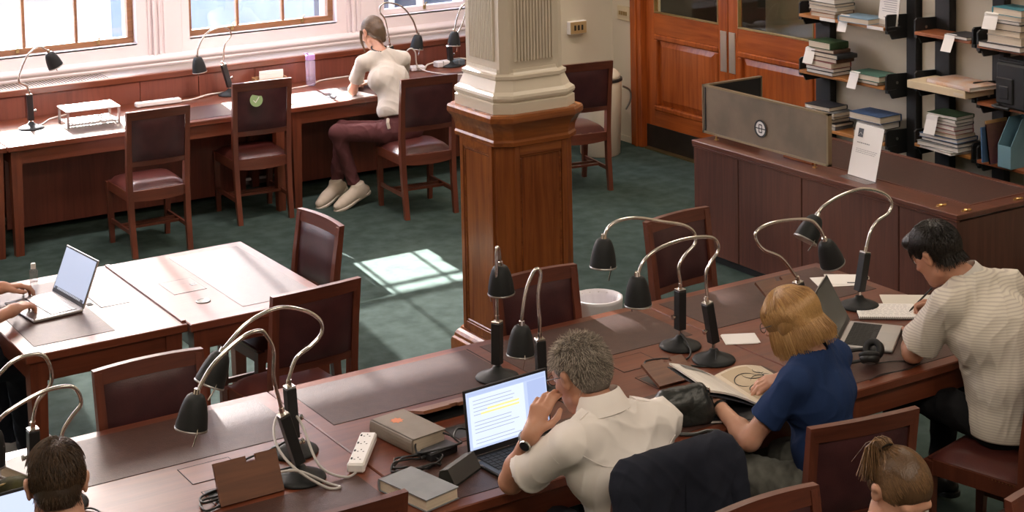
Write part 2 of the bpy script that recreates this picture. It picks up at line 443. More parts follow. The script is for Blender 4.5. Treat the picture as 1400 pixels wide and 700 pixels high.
def door(n, ya, yb, push_at_low):
    """ya < yb; local x grows into the wall"""
    d = sroot('door_%d' % n, (DX, 0, 0))
    sw = .115; t0, t1 = .02, .065
    H = 2.46
    for a, b in ((ya, ya + sw), (yb - sw, yb)): build('stile', MB().box(t0, t1, a, b, .012, H, bev=.003), M['door_z'], d)
    a, b = ya + sw, yb - sw
    for z0, z1 in ((.012, .33), (.965, 1.14), (2.33, H)): build('rail', MB().box(t0, t1, a, b, z0, z1, bev=.003), M['door_y'], d)
    # raised and fielded panel with its bolection moulding
    pz0, pz1 = .33, .965
    mo = MB()
    mw = .045
    for (q0, q1, r0, r1) in ((a, b, pz0, pz0 + mw), (a, b, pz1 - mw, pz1), (a, a + mw, pz0 + mw, pz1 - mw), (b - mw, b, pz0 + mw, pz1 - mw)):
        mo.box(t0 - .012, t1, q0, q1, r0, r1, bev=.009)
    build('panel_moulding', mo, M['door_z'], d)
    i0, i1, k0, k1 = a + mw, b - mw, pz0 + mw, pz1 - mw; e = .05
    P = MB().rings([[Vector((t0 + .022, y, z)) for y, z in ((i0, k0), (i1, k0), (i1, k1), (i0, k1))][::-1], [Vector((t0 + .004, y, z)) for y, z in ((i0 + e, k0 + e), (i1 - e, k0 + e), (i1 - e, k1 - e), (i0 + e, k1 - e))][::-1]])
    build('panel', P, M['door_z'], d)
    build('pane', MB().box(t0 + .018, t0 + .024, a, b, 1.14, 2.33), M['doorglass'], d)
    bd = MB()
    for (q0, q1, r0, r1) in ((a, b, 1.14, 1.152), (a, a + .012, 1.152, 2.33), (b - .012, b, 1.152, 2.33)): bd.box(t0 - .004, t0 + .03, q0, q1, r0, r1, bev=.003)
    build('glazing_bead', bd, M['brassdull'], d)
    build('kick_plate', MB().box(t0 - .004, t0, ya + .004, yb - .004, .014, .20), mat('kick_plate_%d' % n, (0.03, 0.024, 0.02), 0.35, 0.5, col2=(0.045, 0.036, 0.03)), d)
    py = ya + .012 if push_at_low else yb - .012 - .075
    pl = build('push_plate', MB().box(t0 - .006, t0, py, py + .075, .78, 1.10, bev=.002), mat('push_plate_%d' % n, (0.80, 0.70, 0.55), 0.34, 1.0), d)
    return d
door(1, 9.965, DT, True)
door(2, DB, 9.96, False)
# lobby behind the glazed doors
lob = MB().box(10.4, 10.5, 6, 13, 0, 3.2).box(DX + .25, 10.4, 12.4, 12.5, 0, 3.2).box(DX + .25, 10.4, 7.5, 7.6, 0, 3.2).box(DX + .25, 10.5, 6, 13, 3.2, 3.3)
struct('wall_lobby', lob, M['plaster'])
lc = thing('lobby_cabinet', (9.72, 11.95, 0), 0, 'dark tall cabinet seen through the left door glass', 'cabinet')
build('body', MB().box(-.28, .28, -.42, .42, .06, 2.1, bev=.01), M['blackmatt'], lc)
build('door', MB().box(-.30, -.282, -.40, .40, .08, 2.08, bev=.004), M['black'], lc)
build('plinth', MB().box(-.25, .26, -.40, .40, 0, .06), M['black'], lc)
ld = bpy.data.lights.new('lobby_lamp_light', 'POINT'); ld.energy = 60; ld.color = (1, .88, .72); ld.shadow_soft_size = .15
lo = bpy.data.objects.new('lobby_lamp_light', ld); lo.location = (9.3, 9.2, 2.8); COL.objects.link(lo)

# street and the building across it
stone = mat('street_stone', (0.86, 0.79, 0.73), 0.9, col2=(0.74, 0.68, 0.63), nscale=1.2)
fa = MB().box(-14, 26, 22, 23, -5, 5.4)
fac = struct('wall_opposite', fa, stone)
t = sroot('trim_6', (0, 21.9, 0))
for z in (-3.2, -2.1, -0.6, 0.25, 0.9, 2.2, 4.4): build('string_course', MB().box(-14, 26, -.12, .1, z, z + .10), stone, t)
dk = mat('opposite_glass', (0.16, 0.17, 0.20), 0.15)
for i in range(13):
    x = -12 + i * 2.9
    for (z0, z1) in ((-1.9, -.75), (1.1, 2.1), (2.6, 4.2)):
        w = sroot('window_%d' % (20 + i * 3 + int(z0 > 0) + int(z0 > 2)), (x, 21.86, z0))
        build('pane', MB().box(0, 1.1, 0, .04, 0, z1 - z0), dk, w)
        build('frame', MB().box(-.08, 0, -.04, .1, -.06, z1 - z0 + .06).box(1.1, 1.18, -.04, .1, -.06, z1 - z0 + .06).box(-.08, 1.18, -.06, .1, -.1, 0).box(.53, .57, -.02, .06, 0, z1 - z0), stone, w)
struct('floor_street', MB().box(-14, 26, 13.2, 22, -5.1, -5), mat('asphalt', (0.26, 0.26, 0.28), 0.9))

# the wing of the next house, close outside the third window
wing = struct('wall_wing', MB().box(6.75, 12, 14.2, 20, -5, 10), mat('wing_render', (0.20, 0.21, 0.25), 0.9, col2=(0.16, 0.17, 0.20), nscale=2))
t = sroot('trim_8', (0, 14.2, 0))
for x in (6.95, 7.25, 7.55, 7.85): build('downpipe', MB().tube([(x, -.05, -5), (x, -.05, 8)], .03, 8), stone, t)
# switch plates
def plate(name, label, loc, rot, n, mbox, mplate):
    p = thing(name, loc, rot, label, 'socket')
    build('backbox', MB().box(-.085, .085, -.045, 0, -.055, .055, bev=.004), mbox, p)
    fp = build('face_plate', MB().box(-.08, .08, -.052, -.045, -.05, .05, bev=.002), mplate, p)
    for i in range(n):
        x = (i - (n - 1) / 2) * .036
        build('switch', MB().box(x - .009, x + .009, -.056, -.051, -.022, .022, bev=.002), M['black'] if n == 3 else M['brassdull'], fp)
plate('switch_box', 'brass three-gang switch box on the pale wall left of the corner', (7.845, JY, .995), 0, 3, M['white'], mat('plate_tan', (0.44, 0.31, 0.15), 0.4, 0.25))
p = thing('control_plate', (DX, 11.29, 1.095), -PI / 2, 'cream control plate on the wall beside the left door', 'control')
build('face_plate', MB().box(-.085, .085, -.012, 0, -.06, .06, bev=.003), mat('plate_cream', (0.55, 0.46, 0.30), 0.4), p)
for i in range(4):
    build('switch', MB().box(-.055 + i * .03, -.038 + i * .03, -.017, -.011, -.016, .016), M['brassdull'], p)

# ================================================================== the column
def chamf(hx, hy, c, z, cx=0, cy=0):
    return [Vector((cx + x, cy + y, z)) for x, y in ((-hx + c, -hy), (hx - c, -hy), (hx, -hy + c * .7), (hx, hy - c * .7), (hx - c, hy), (-hx + c, hy), (-hx, hy - c * .7), (-hx, -hy + c * .7))]
PX, PY = 4.70, 7.45
col = thing('column', (PX, PY, 0), 0, 'white fluted column on a tall panelled wooden pedestal in the middle of the room', 'column')
def stack(name, prof, hx, hy, c, m, par=None):
    b = MB().rings([chamf(hx + o, hy + o, c + o * .3, z) for o, z in prof])
    return smooth_by_angle(build(name, b, m, par or col), 19)
stack('pedestal', [(0, .10), (0, 1.27)], .237, .237, .078, M['ped_z'])
stack('plinth', [(.045, 0), (.045, .10), (.040, .115), (.030, .125), (.028, .14), (.018, .155), (.004, .165), (0, .175)], .25, .25, .085, M['ped_x'])
stack('cap_moulding', [(0, 1.225), (.008, 1.23), (.010, 1.25), (.004, 1.262), (.006, 1.29), (.012, 1.31), (.022, 1.335), (.034, 1.35), (.040, 1.36), (.040, 1.385), (.034, 1.397), (.02, 1.40)], .25, .25, .085, M['ped_x'])
stack('base_moulding', [(.055, 1.40), (.055, 1.452), (.045, 1.458), (.055, 1.468), (.058, 1.480), (.055, 1.494), (.044, 1.503), (.036, 1.51), (.028, 1.53), (.018, 1.555), (.016, 1.565), (.022, 1.572), (.022, 1.588), (.010, 1.595), (.002, 1.605), (0, 1.62)], .20, .20, .07, M['cream_paint'])
stack('shaft', [(0, 1.60), (0, 5.0)], .195, .195, .04, M['cream_paint'])
def face_frame(i):
    return Matrix.Rotation(i * PI / 2, 4, 'Z')
for i in range(4):     # fluted face panels, sunk pedestal panels
    R = face_frame(i)
    fl = MB()
    nfl = 13; w = .25 / nfl
    for k in range(nfl):
        x = -.125 + w * (k + .5)
        ring = [Vector((x - w * .36, -.190, 0)), Vector((x - w * .36, -.199, 0)), Vector((x - w * .2, -.2065, 0)), Vector((x + w * .2, -.2065, 0)), Vector((x + w * .36, -.199, 0)), Vector((x + w * .36, -.190, 0))]
        fl.rings([[v + Vector((0, 0, 1.66)) for v in ring], [v + Vector((0, 0, 4.8)) for v in ring]])
    smooth_by_angle(build('fluting', fl.xf(R), M['cream_paint'], col), 50)
    a, z0, z1, mw = .130, .222, 1.178, .014
    pn = build('panel', MB().box(-.128, .128, -.2395, -.23, z0, z1, bev=.001).xf(R), M['ped_z'], col)
    for q0, q1 in ((-.163, -.130), (.130, .163)): build('stile', MB().box(q0, q1, -.2505, -.23, .176, 1.226, bev=.002).xf(R), M['ped_z'], col)
    for r0, r1 in ((.176, .222), (1.178, 1.226)): build('rail', MB().box(-.130, .130, -.2503, -.23, r0, r1, bev=.002).xf(R), M['ped_x'], col)
    a = .130; mw = .014
    b = MB()
    for (q0, q1, r0, r1) in ((-a, a, z0, z0 + mw), (-a, a, z1 - mw, z1), (-a, -a + mw, z0 + mw, z1 - mw), (a - mw, a, z0 + mw, z1 - mw)):
        b.box(q0, q1, -.2465, -.236, r0, r1, bev=.005)
    build('panel_moulding', b.xf(R), M['ped_x'], col)
# ================================================================== tables
TZ = 0.75
def flap(parent, x0, x1, y0, y1, slot=None):
    f = build('cable_flap', MB().box(x0, x1, y0, y1, TZ - .004, TZ + .0012), M['mah_x'], parent)
    b = MB()
    t = .0015
    for q in ((x0 - t, x1 + t, y0 - t, y0 + t), (x0 - t, x1 + t, y1 - t, y1 + t), (x0 - t, x0 + t, y0, y1), (x1 - t, x1 + t, y0, y1)): b.box(*q, TZ, TZ + .0016)
    build('joint_line', b, M['line'], f)
def inset(parent, x0, x1, y0, y1):
    o = build('leather_inset', MB().box(x0, x1, y0, y1, TZ - .003, TZ + .0016), M['inset'], parent)
    build('joint_line', MB().box(x0 - .002, x1 + .002, y0 - .002, y1 + .002, TZ - .003, TZ + .0008), M['line'], o)
def tapered_leg(parent, x, y, h, w=.075, w2=.055, m=None):
    return build('leg', MB().rings([[Vector((x + i * w2 / 2, y + j * w2 / 2, 0)) for i, j in ((-1, -1), (1, -1), (1, 1), (-1, 1))], [Vector((x + i * w / 2, y + j * w / 2, h)) for i, j in ((-1, -1), (1, -1), (1, 1), (-1, 1))]]), m or M['mah_z'], parent)
def table(label, x0, x1, y0, y1, legs_in=.05, apron=.095, group=None, cat='table', name='reading_table'):
    """origin at the table's corner on the floor; children use room axes, shifted"""
    t = thing(name, (0, 0, 0), 0, label, cat, group)
    t.location = (x0, y0, 0)
    sh = Matrix.Translation((-x0, -y0, 0))
    class W:   # parts are written in room coordinates and shifted here
        pass
    top = build('tabletop', MB().box(x0 + .002, x1 - .002, y0, y1, TZ - .036, TZ, bev=.004).xf(sh), M['mah_x'], t)
    ins = legs_in
    for name_, q in (('apron', (x0 + ins, x1 - ins, y0 + .03, y0 + .055)), ('apron', (x0 + ins, x1 - ins, y1 - .055, y1 - .03)), ('apron', (x0 + .03, x0 + .055, y0 + ins, y1 - ins)), ('apron', (x1 - .055, x1 - .03, y0 + ins, y1 - ins))):
        build(name_, MB().box(*q, TZ - .036 - apron, TZ - .036, bev=.002).xf(sh), M['mah_x'], t)
    for lx in (x0 + .06, x1 - .06):
        for ly in (y0 + .06, y1 - .06):
            l = tapered_leg(t, lx - x0, ly - y0, TZ - .036)
    return t
def shift_children(t, names, x0, y0):
    for c in t.children:
        if c.name.split('.')[0] in names:
            c.location = (-x0, -y0, 0)
# long reading table in the foreground: three units end to end
UN = [(0.75, 2.587, 'long reading table, left unit under the twin lamps beside the white power strip'),
      (2.587, 4.42, 'long reading table, middle unit before the man in the white shirt'),
      (4.42, 5.49, 'long reading table, right end unit before the man in the striped shirt')]
near_tables = []
for (x0, x1, lab) in UN:
    t = table(lab, x0, x1, 4.64, 5.97)
    near_tables.append(t)
    seats = {0: [(0.85, 1.66), (1.70, 2.515)], 1: [(2.65, 3.46), (3.535, 4.35)], 2: [(4.485, 5.43)]}[len(near_tables) - 1]
    for (a, b) in seats:
        inset(t, a, b, 5.51, 5.915); inset(t, a, b, 4.70, 5.06)
        c = (a + b) / 2
        flap(t, c - .09, c + .10, 5.32, 5.465); flap(t, c - .09, c + .10, 5.10, 5.245)
    if len(near_tables) == 2:
        build('strip', MB().box(3.47, 3.475, 4.70, 5.92, TZ, TZ + .0012), M['line'], t)
    shift_children(t, ('leather_inset', 'cable_flap', 'strip'), x0, 4.64)
# pair of single tables set end to end behind it
t = table('small table on the left carrying the silver laptop, brown leather inset on its near side', 1.905, 2.630, 6.92, 8.0)
inset(t, 1.975, 2.33, 7.03, 7.89); flap(t, 2.385, 2.518, 7.37, 7.56)
build('outlet_hole', MB().box(2.342, 2.368, 7.43, 7.465, TZ, TZ + .002), M['blackmatt'], t)
build('joint_bead', MB().box(2.610, 2.630, 6.95, 7.98, TZ, TZ + .010), M['mah_y'], t)
shift_children(t, ('leather_inset', 'cable_flap', 'outlet_hole', 'joint_bead'), 1.905, 6.92)
t = table('small empty table in the middle, pale leather inset and round metal grommet', 2.632, 3.345, 6.90, 8.0)
inset(t, 2.925, 3.285, 7.0, 7.925); flap(t, 2.73, 2.89, 7.35, 7.555)
build('outlet_hole', MB().box(2.848, 2.876, 7.43, 7.465, TZ, TZ + .002), M['blackmatt'], t)
build('grommet', MB().lathe([(.002, TZ + .002), (.024, TZ + .003), (.030, TZ + .0045), (.034, TZ + .003), (.035, TZ)], 24, (2.805, 7.18, 0)), mat('grommet_metal', (0.10, 0.095, 0.085), 0.5, 0.6), t)
shift_children(t, ('leather_inset', 'cable_flap', 'outlet_hole', 'grommet'), 2.632, 6.90)
# tables under the windows
for (x0, x1, lab, ins) in ((1.1, 2.96, 'window table at the far left edge of the row', []), (2.965, 4.985, 'window table below the left window, with white laptop riser and two lamps', [(3.10, 3.93), (4.05, 4.90)]), (4.995, 7.05, 'window table where the woman in white sits, right of the purple bottle', [(5.1, 5.95), (6.1, 6.98)])):
    t = table(lab, x0, x1, 10.955, 11.845)
    for a, b in ins: inset(t, a, b, 11.02, 11.44)
    shift_children(t, ('leather_inset',), x0, 10.955)
    build('modesty_panel', MB().box(.12, x1 - x0 - .12, .55, .57, .05, .62), M['wains'], t)

# ================================================================== chairs
def chair_proto():
    t = thing('reading_chair', (0, 0, 0), 0, 'x', 'chair', None)
    wf, wb_, d = .215, .20, .215
    wd = M['chair']
    # rear post = leg and back upright in one curved piece
    def post(s):
        pts = [(s * .19, -.255, 0, .034, .034), (s * .193, -.222, .22, .036, .040), (s * .196, -.208, .43, .036, .046), (s * .198, -.213, .56, .036, .044), (s * .200, -.232, .74, .034, .036), (s * .202, -.262, .945, .034, .028)]
        return MB().rings([[Vector((x + i * w / 2, y + j * h / 2, z)) for i, j in ((-1, -1), (1, -1), (1, 1), (-1, 1))] for x, y, z, w, h in pts])
    for s in (-1, 1):
        smooth_by_angle(build('rear_leg', post(s), wd, t), 60)
        build('front_leg', MB().rings([[Vector((s * x + i * w / 2, y + j * w / 2, z)) for i, j in ((-1, -1), (1, -1), (1, 1), (-1, 1))] for x, y, z, w in ((.195, .205, 0, .030), (.205, .195, .42, .044))]), wd, t)
        build('side_rail', MB().bar((s * .202, -.19, .395), (s * .208, .18, .395), .024, .062), M['chair'], t)
        build('side_stretcher', MB().bar((s * .192, -.222, .155), (s * .198, .20, .155), .016, .026), wd, t)
    build('stretcher', MB().bar((-.19, .03, .155), (.19, .03, .155), .026, .016), M['chair_x'], t)
    build('stretcher', MB().bar((-.19, -.06, .155), (.19, -.06, .155), .026, .016), M['chair_x'], t)
    def curved(y0, y1, bow, z0, z1, z0b, z1b, th, n=8, w=.185, lean=0):
        rs = []
        for k in range(n + 1):
            u = k / n * 2 - 1; x = u * w; b = bow * (1 - u * u); dip = 1 - u * u
            rs.append([Vector((x, y0 - b - th / 2, z0 + z0b * dip)), Vector((x, y0 - b + th / 2, z0 + z0b * dip)), Vector((x, y1 - b + th / 2, z1 + z1b * dip)), Vector((x, y1 - b - th / 2, z1 + z1b * dip))])
        return MB().rings(rs)
    smooth_by_angle(build('top_rail', curved(-.253, -.263, .018, .90, .955, 0, 0.004, .028, w=.219), M['chair_x'], t), 40)
    build('lower_rail', curved(-.222, -.226, .014, .590, .622, 0, 0, .022), M['chair_x'], t)
    build('rear_rail', curved(-.210, -.212, .012, .365, .428, -.012, 0, .024), M['chair_x'], t)
    build('front_rail', MB().bar((-.205, .197, .395), (.205, .197, .395), .024, .062), M['chair_x'], t)
    # padded back: a pillow of leather bulging both ways
    nu, nv = 10, 10
    for side, sg in (('front', 1), ('rear', -1)):
        pass
    V = []; F = []
    rows = []
    for j in range(nv + 1):
        v = j / nv * 2 - 1; z = .765 + v * .142
        yc = -.2235 - .0335 * (j / nv)
        row_f, row_b = [], []
        for i in range(nu + 1):
            u = i / nu * 2 - 1
            bul = (1 - abs(u) ** 6) * (1 - abs(v) ** 6)
            bow = .015 * (1 - u * u)
            row_f.append(Vector((u * .181, yc - bow + .008 + .016 * bul, z))); row_b.append(Vector((u * .181, yc - bow - .008 - .012 * bul, z)))
        rows.append((row_f, row_b))
    pad = MB(); pad.quadgrid([r[0][::-1] for r in rows]); pad.quadgrid([r[1] for r in rows])
    pad.rings([rows[0][0] + rows[0][1][::-1], rows[0][0] + rows[0][1][::-1]], cap=False)
    ringA = [r[0][0] for r in rows] + [r[1][0] for r in rows[::-1]]
    o = build('backrest', pad, M['leather'], t, smooth=True)
    # seat cushion
    G = []
    nu, nv = 12, 12
    for j in range(nv + 1):
        row = []
        for i in range(nu + 1):
            u = i / nu * 2 - 1; v = j / nv * 2 - 1
            wx = .204 + .010 * (v + 1) / 2
            b = (1 - abs(u) ** 5) * (1 - abs(v) ** 5)
            row.append(Vector((u * wx, v * .20 - .003, .428 + .048 * b ** .6)))
        G.append(row)
    o = build('seat', MB().quadgrid(G), M['seatleather'], t, smooth=True)
    nb = MB()
    for i in range(24):
        u = i / 23 * 2 - 1
        nb.box(u * .2 - .002, u * .2 + .002, .208, .2105, .418, .422)
        for s in (-1, 1): nb.box(s * .2145 - .0015, s * .2145 + .0015, u * .17 - .002, u * .17 + .002, .418, .422)
    nl = build('nail_heads', nb, M['brassdull'], t); nl['kind'] = 'stuff'
    return t
CH = chair_proto()
CHAIRS = []
first = [True]
def chair(x, y, deg, label, group=None, dz=0, sz=1.0):
    """x, y: middle of the top rail on plan; deg: 0 faces +Y"""
    o = CH if first[0] else copy_tree(CH)
    first[0] = False
    a = math.radians(deg)
    # top rail sits at local y = -.27
    ox, oy = -math.sin(a) * -.27, math.cos(a) * -.27
    o.location = (x - ox, y - oy, dz); o.rotation_euler = (0, 0, a); o.scale = (1, 1, sz)
    o['label'] = label; o['category'] = 'chair'
    o['group'] = group or 'reading chairs in the hall'
    CHAIRS.append(o)
    return o
chair(3.825, 10.465, -1, 'wooden leather-backed chair nearest the white laptop riser at the window table', sz=1.025)
chair(4.71, 10.785, -4, 'wooden chair with a round green tick sticker on its back, by the window table', sz=1.06)
chair(5.73, 10.205, -5, 'wooden chair the woman in white sits sideways on', sz=1.055)
chair(6.985, 10.065, -9, 'dark wooden chair right of the column, before the white bin', sz=1.03)
chair(2.13, 6.05, 180, 'purple-leather chair tucked under the left unit of the long table, its back throwing a shadow')
chair(3.05, 6.47, 4, 'dark leather chair pulled up to the near side of the small empty table')
chair(3.57, 7.495, 93, 'leather chair facing the right end of the small empty table')
chair(3.93, 6.10, 180, 'leather chair behind two lamps, in front of the wooden column pedestal')
chair(5.02, 6.48, 187, 'dark leather chair between the reception desk and the long table, beside the waste bin')
chair(3.945, 4.055, -10, 'brown chair the woman in the blue shirt sits on')
chair(3.20, 4.165, 1, 'wooden chair under the navy jacket, used by the man in the white shirt')
chair(2.165, 4.455, -2, 'wooden chair at the bottom edge before the grey closed book')
chair(3.235, 3.772, 180, 'wooden chair of the woman with the ponytail, at the bottom edge')
chair(4.06, 3.36, 182, 'wooden chair at the bottom right corner, mostly out of frame')
chair(5.10, 4.16, 12, 'wooden chair with nailed leather seat under the man in the striped shirt')
chair(1.42, 4.20, 2, 'wooden chair under the dark-haired man at the bottom left')
chair(1.33, 7.47, -90, 'wooden chair of the person typing at the left edge')
# tick sticker on the second window chair
st = thing('tick_sticker', (0, 0, 0), 0, 'round pale green sticker with a white tick on a chair back', 'sticker')
c2 = CHAIRS[1]
st.location = (c2.location.x, c2.location.y, .05); st.rotation_euler = c2.rotation_euler
sm = Matrix.Translation((-.055, -.287, .835)) @ Matrix.Rotation(math.radians(81.5), 4, 'X')
build('disc', MB().lathe([(.0, .0), (.047, 0), (.047, .0015), (.0, .0015)], 28).xf(sm), mat('sticker_green', (0.30, 0.42, 0.20), 0.5), st)
build('tick', MB().bar((-.022, .0, .0022), (-.006, -.018, .0022), .006, .001).bar((-.008, -.018, .0022), (.022, .02, .0022), .006, .001).xf(sm), M['paper'], st)

# ================================================================== reception desk on the right
dk = thing('reception_desk', (6.63, 6.125, 0), 0, 'dark wooden reception desk with plank front, on the right before the bookshelves', 'desk')
DL, DD, DH = 2.24, .76, .765      # along y, depth in x, height
seam = [0, .43, 1.22, 1.80, DL]
for i in range(4):
    build('panel', MB().box(0.004, .03, seam[i] + .0025, seam[i + 1] - .0025, .05, DH - .045, bev=.003), M['desk_z'], dk)
build('end_panel', MB().box(.02, DD - .02, 0.004, .03, .05, DH - .045), M['desk_z'], dk)
build('end_panel', MB().box(.02, DD - .02, DL - .03, DL - .004, .05, DH - .045), M['desk_z'], dk)
build('plinth', MB().box(.03, DD - .05, .03, DL - .03, 0, .05), M['black'], dk)
build('backing', MB().box(.034, .05, .04, DL - .04, .05, DH - .05), M['black'], dk)
build('edge_bead', MB().box(-.004, .02, -.004, DL + .004, DH - .045, DH - .030, bev=.004), M['desk_y'], dk)
top = build('desktop', MB().box(-.008, DD, -.008, DL + .008, DH - .030, DH, bev=.004), M['desk_y'], dk)
build('leather_inset', MB().box(.215, DD - .055, .105, DL - .55, DH - .002, DH + .0015), M['inset'], dk)
fr = MB()
for q in ((.20, .215, .09, DL - .535), (DD - .055, DD - .04, .09, DL - .535), (.215, DD - .055, .09, .105), (.215, DD - .055, DL - .55, DL - .535)): fr.box(*q, DH, DH + .004, bev=.0015)
build('inset_frame', fr, M['desk_y'], dk)
for (x, y) in ((.07, .18), (.10, .03), (.50, .025)):
    f = MB().lathe([(.006, DH), (.006, DH + .012), (.0, DH + .012)], 8, (x - .025, y, 0)).box(x - .03, x + .03, y - .010, y + .010, DH, DH + .004, bev=.0015)
    f.lathe([(.012, DH + .002), (.014, DH + .008), (.008, DH + .012), (0, DH + .012)], 12, (x, y, 0)).lathe([(.008, DH + .002), (.009, DH + .008), (0, DH + .009)], 10, (x + .03, y, 0))
    build('brass_fitting', f, M['brass'], dk)
build('keyhole', MB().lathe([(.006, DH), (.006, DH + .001), (0, DH + .001)], 10, (.16, .22, 0)), M['black'], dk)

# counter screen: two metal panels in an L, on short brass legs
fac_m = mat('screen_metal', (0.27, 0.205, 0.145), 0.40, 0.45, col2=(0.20, 0.155, 0.112), nscale=5, bump=0.03, bscale=120, detail=8)
cs = thing('counter_screen', (6.735, 7.22, DH), 0, 'L-shaped brushed metal counter screen with a round emblem, standing on the reception desk', 'screen')
L_ = 1.175; b0, b1 = .03, .345
build('panel', MB().box(0, .022, .012, L_ - .012, b0 + .012, b1 - .008), fac_m, cs)
ed = MB()
for q in ((-.004, .026, 0, L_, b1 - .010, b1), (-.004, .026, 0, L_, b0, b0 + .013), (-.004, .026, 0, .014, b0, b1), (-.004, .026, L_ - .012, L_, b0, b1)): ed.box(*q)
build('edge_trim', ed, mat('screen_trim', (0.34, 0.26, 0.16), 0.35, 0.7), cs)
build('shadow_gap', MB().box(-.005, -.002, L_ - .036, L_ - .028, b0 + .02, b1 - .015), M['black'], cs)
build('side_panel', MB().box(.03, .48, L_ - .022, L_, b0 + .01, b1 - .01), M['blackmatt'], cs)
e2 = MB()
for q in ((.026, .485, L_ - .026, L_ + .003, b1 - .010, b1), (.474, .485, L_ - .026, L_ + .003, b0, b1), (.026, .485, L_ - .026, L_ + .003, b0, b0 + .012)): e2.box(*q)
build('side_trim', e2, mat('screen_trim_side', (0.34, 0.26, 0.16), 0.35, 0.7), cs)
for (x, y) in ((.011, .13), (.011, 1.05), (.44, L_ - .011)):
    build('foot', MB().lathe([(.016, 0), (.016, .004), (.006, .006), (.006, b0 + .005)], 12, (x, y, 0)), M['brass'], cs)
em = MB(); RX = Matrix.Translation((-.004, .60, .155)) @ Matrix.Rotation(-PI / 2, 4, 'Y') @ Matrix.Scale(1.22, 4)
em.lathe([(0, 0), (.043, 0), (.043, .002), (0, .002)], 32).xf(RX)
e = build('emblem', em, M['paper'], cs)
rg = MB().rings([[Vector((r * math.cos(a), r * math.sin(a), z)) for r, z in ((.037, .002), (.045, .002), (.045, .0045), (.037, .0045))] for a in [2 * PI * k / 40 for k in range(41)]], cap=False).xf(RX)
build('emblem_ring', rg, M['ink'], e)
gl = MB().box(-.0022, .0022, -.04, .04, .0022, .0042)                       # the bar right across
for s in (-1, 1): gl.box(-.019, .019, s * .011 - .0018, s * .011 + .0018, .0022, .0036)
gl.box(.017, .022, -.011, .011, .0022, .0036); gl.box(-.022, -.017, -.011, .011, .0022, .0036)
build('emblem_mark', gl.xf(RX), M['ink'], e)
# block under the screen and a wooden box behind it
wb2 = thing('desk_block', (6.80, 7.52, DH), 0, 'thin reddish wooden block under the metal counter screen', 'block')
build('body', MB().box(-.03, .10, -.12, .14, 0, .022, bev=.003), M['door_y'], wb2)

# upright notice in a clear holder
nh = thing('notice_holder', (6.77, 6.985, DH), math.radians(-93), 'clear upright holder with a printed white notice on the reception desk', 'notice')
tilt = Matrix.Rotation(math.radians(-13), 4, 'X')
build('foot', MB().box(-.122, .122, -.07, .005, 0, .003), M['acryl'], nh)
build('back_sheet', MB().box(-.122, .122, 0, .003, 0.002, .315).xf(tilt), M['acryl'], nh)
pg = build('notice_sheet', MB().box(-.119, .119, -.0022, -.0005, .006, .312).xf(tilt), M['paper'], nh)
ib = MB().box(-.088, -.046, -.0032, -.0022, .235, .285)
build('logo_block', ib.xf(tilt), mat('logo_grey', (0.08, 0.085, 0.10), 0.6), pg)
def text(name, body, size, m, parent, mtx, align='LEFT'):
    c = bpy.data.curves.new(name, 'FONT'); c.body = body; c.size = size; c.extrude = .0003; c.align_x = align
    o = bpy.data.objects.new(name, c); COL.objects.link(o); o.data.materials.append(m)
    o.parent = parent; o.matrix_local = mtx
    return o
lines = MB()
build('logo_mark', MB().bar((-.083, -.0036, .245), (-.067, -.0036, .262), .003, .0006).bar((-.067, -.0036, .262), (-.05, -.0036, .250), .003, .0006).xf(tilt), M['paper'], pg)
for i, (z, w) in enumerate(((.200, .10), (.165, .17), (.155, .16), (.145, .15))):
    x = -.085
    while x < -.085 + w:
        ww = random.uniform(.008, .02); lines.box(x, x + ww, -.0030, -.0022, z, z + (.006 if i == 0 else .0028)); x += ww + .004
build('printed_lines', lines.xf(tilt), mat('print_grey', (0.30, 0.29, 0.29), 0.8), pg)

# ================================================================== bins
b = thing('waste_bin', (5.12, 7.31, 0), 0, 'small metal waste bin with a white liner, behind the long table', 'bin')
build('body', MB().lathe([(.0, .0), (.10, 0), (.105, .01), (.128, .285), (.124, .285), (.10, .02), (0, .02)], 32), M['steel'], b, smooth=True)
G = []
for j in range(7):
    z = (.20, .245, .28, .297, .300, .270, .10)[j]; r = (.1265, .133, .138, .139, .130, .115, .094)[j]
    G.append([Vector(((r + .004 * math.sin(k * 2.2 + j) * (1 if j in (0, 1, 5, 6) else .3)) * math.cos(2 * PI * k / 48), (r + .004 * math.sin(k * 2.2 + j) * (1 if j in (0, 1, 5, 6) else .3)) * math.sin(2 * PI * k / 48), z + (.02 * math.sin(k * .7) if j == 0 else 0))) for k in range(49)])
lm_ = mat('liner_plastic', (0.84, 0.82, 0.86), 0.5)
build('liner', MB().quadgrid(G).lathe([(.0, .098), (.097, .098), (.097, .102), (0, .102)], 24), lm_, b, smooth=True)
b = thing('tall_bin', (7.80, 11.06, 0), 0, 'tall cream swing bin in the corner beside the door', 'bin')
build('body', MB().lathe([(0, 0), (.155, 0), (.165, .012), (.185, .60), (.182, .61), (0, .61)], 36), mat('bin_cream', (0.66, 0.58, 0.47), 0.4), b, smooth=False)
smooth_by_angle(b.children[0], 50)
build('rim', MB().lathe([(.176, .61), (.190, .612), (.191, .620), (.188, .632), (.17, .634)], 36), M['black'], b)
build('lid', MB().lathe([(.175, .63), (.172, .66), (.14, .695), (.08, .715), (0, .72)], 36), mat('bin_lid', (0.70, 0.63, 0.53), 0.35), b, smooth=True)
build('handle', MB().tube([(.15, -.12, .56), (.21, -.13, .52), (.225, -.12, .44), (.19, -.10, .36)], .008, 8, smooth=4), M['steel'], b)

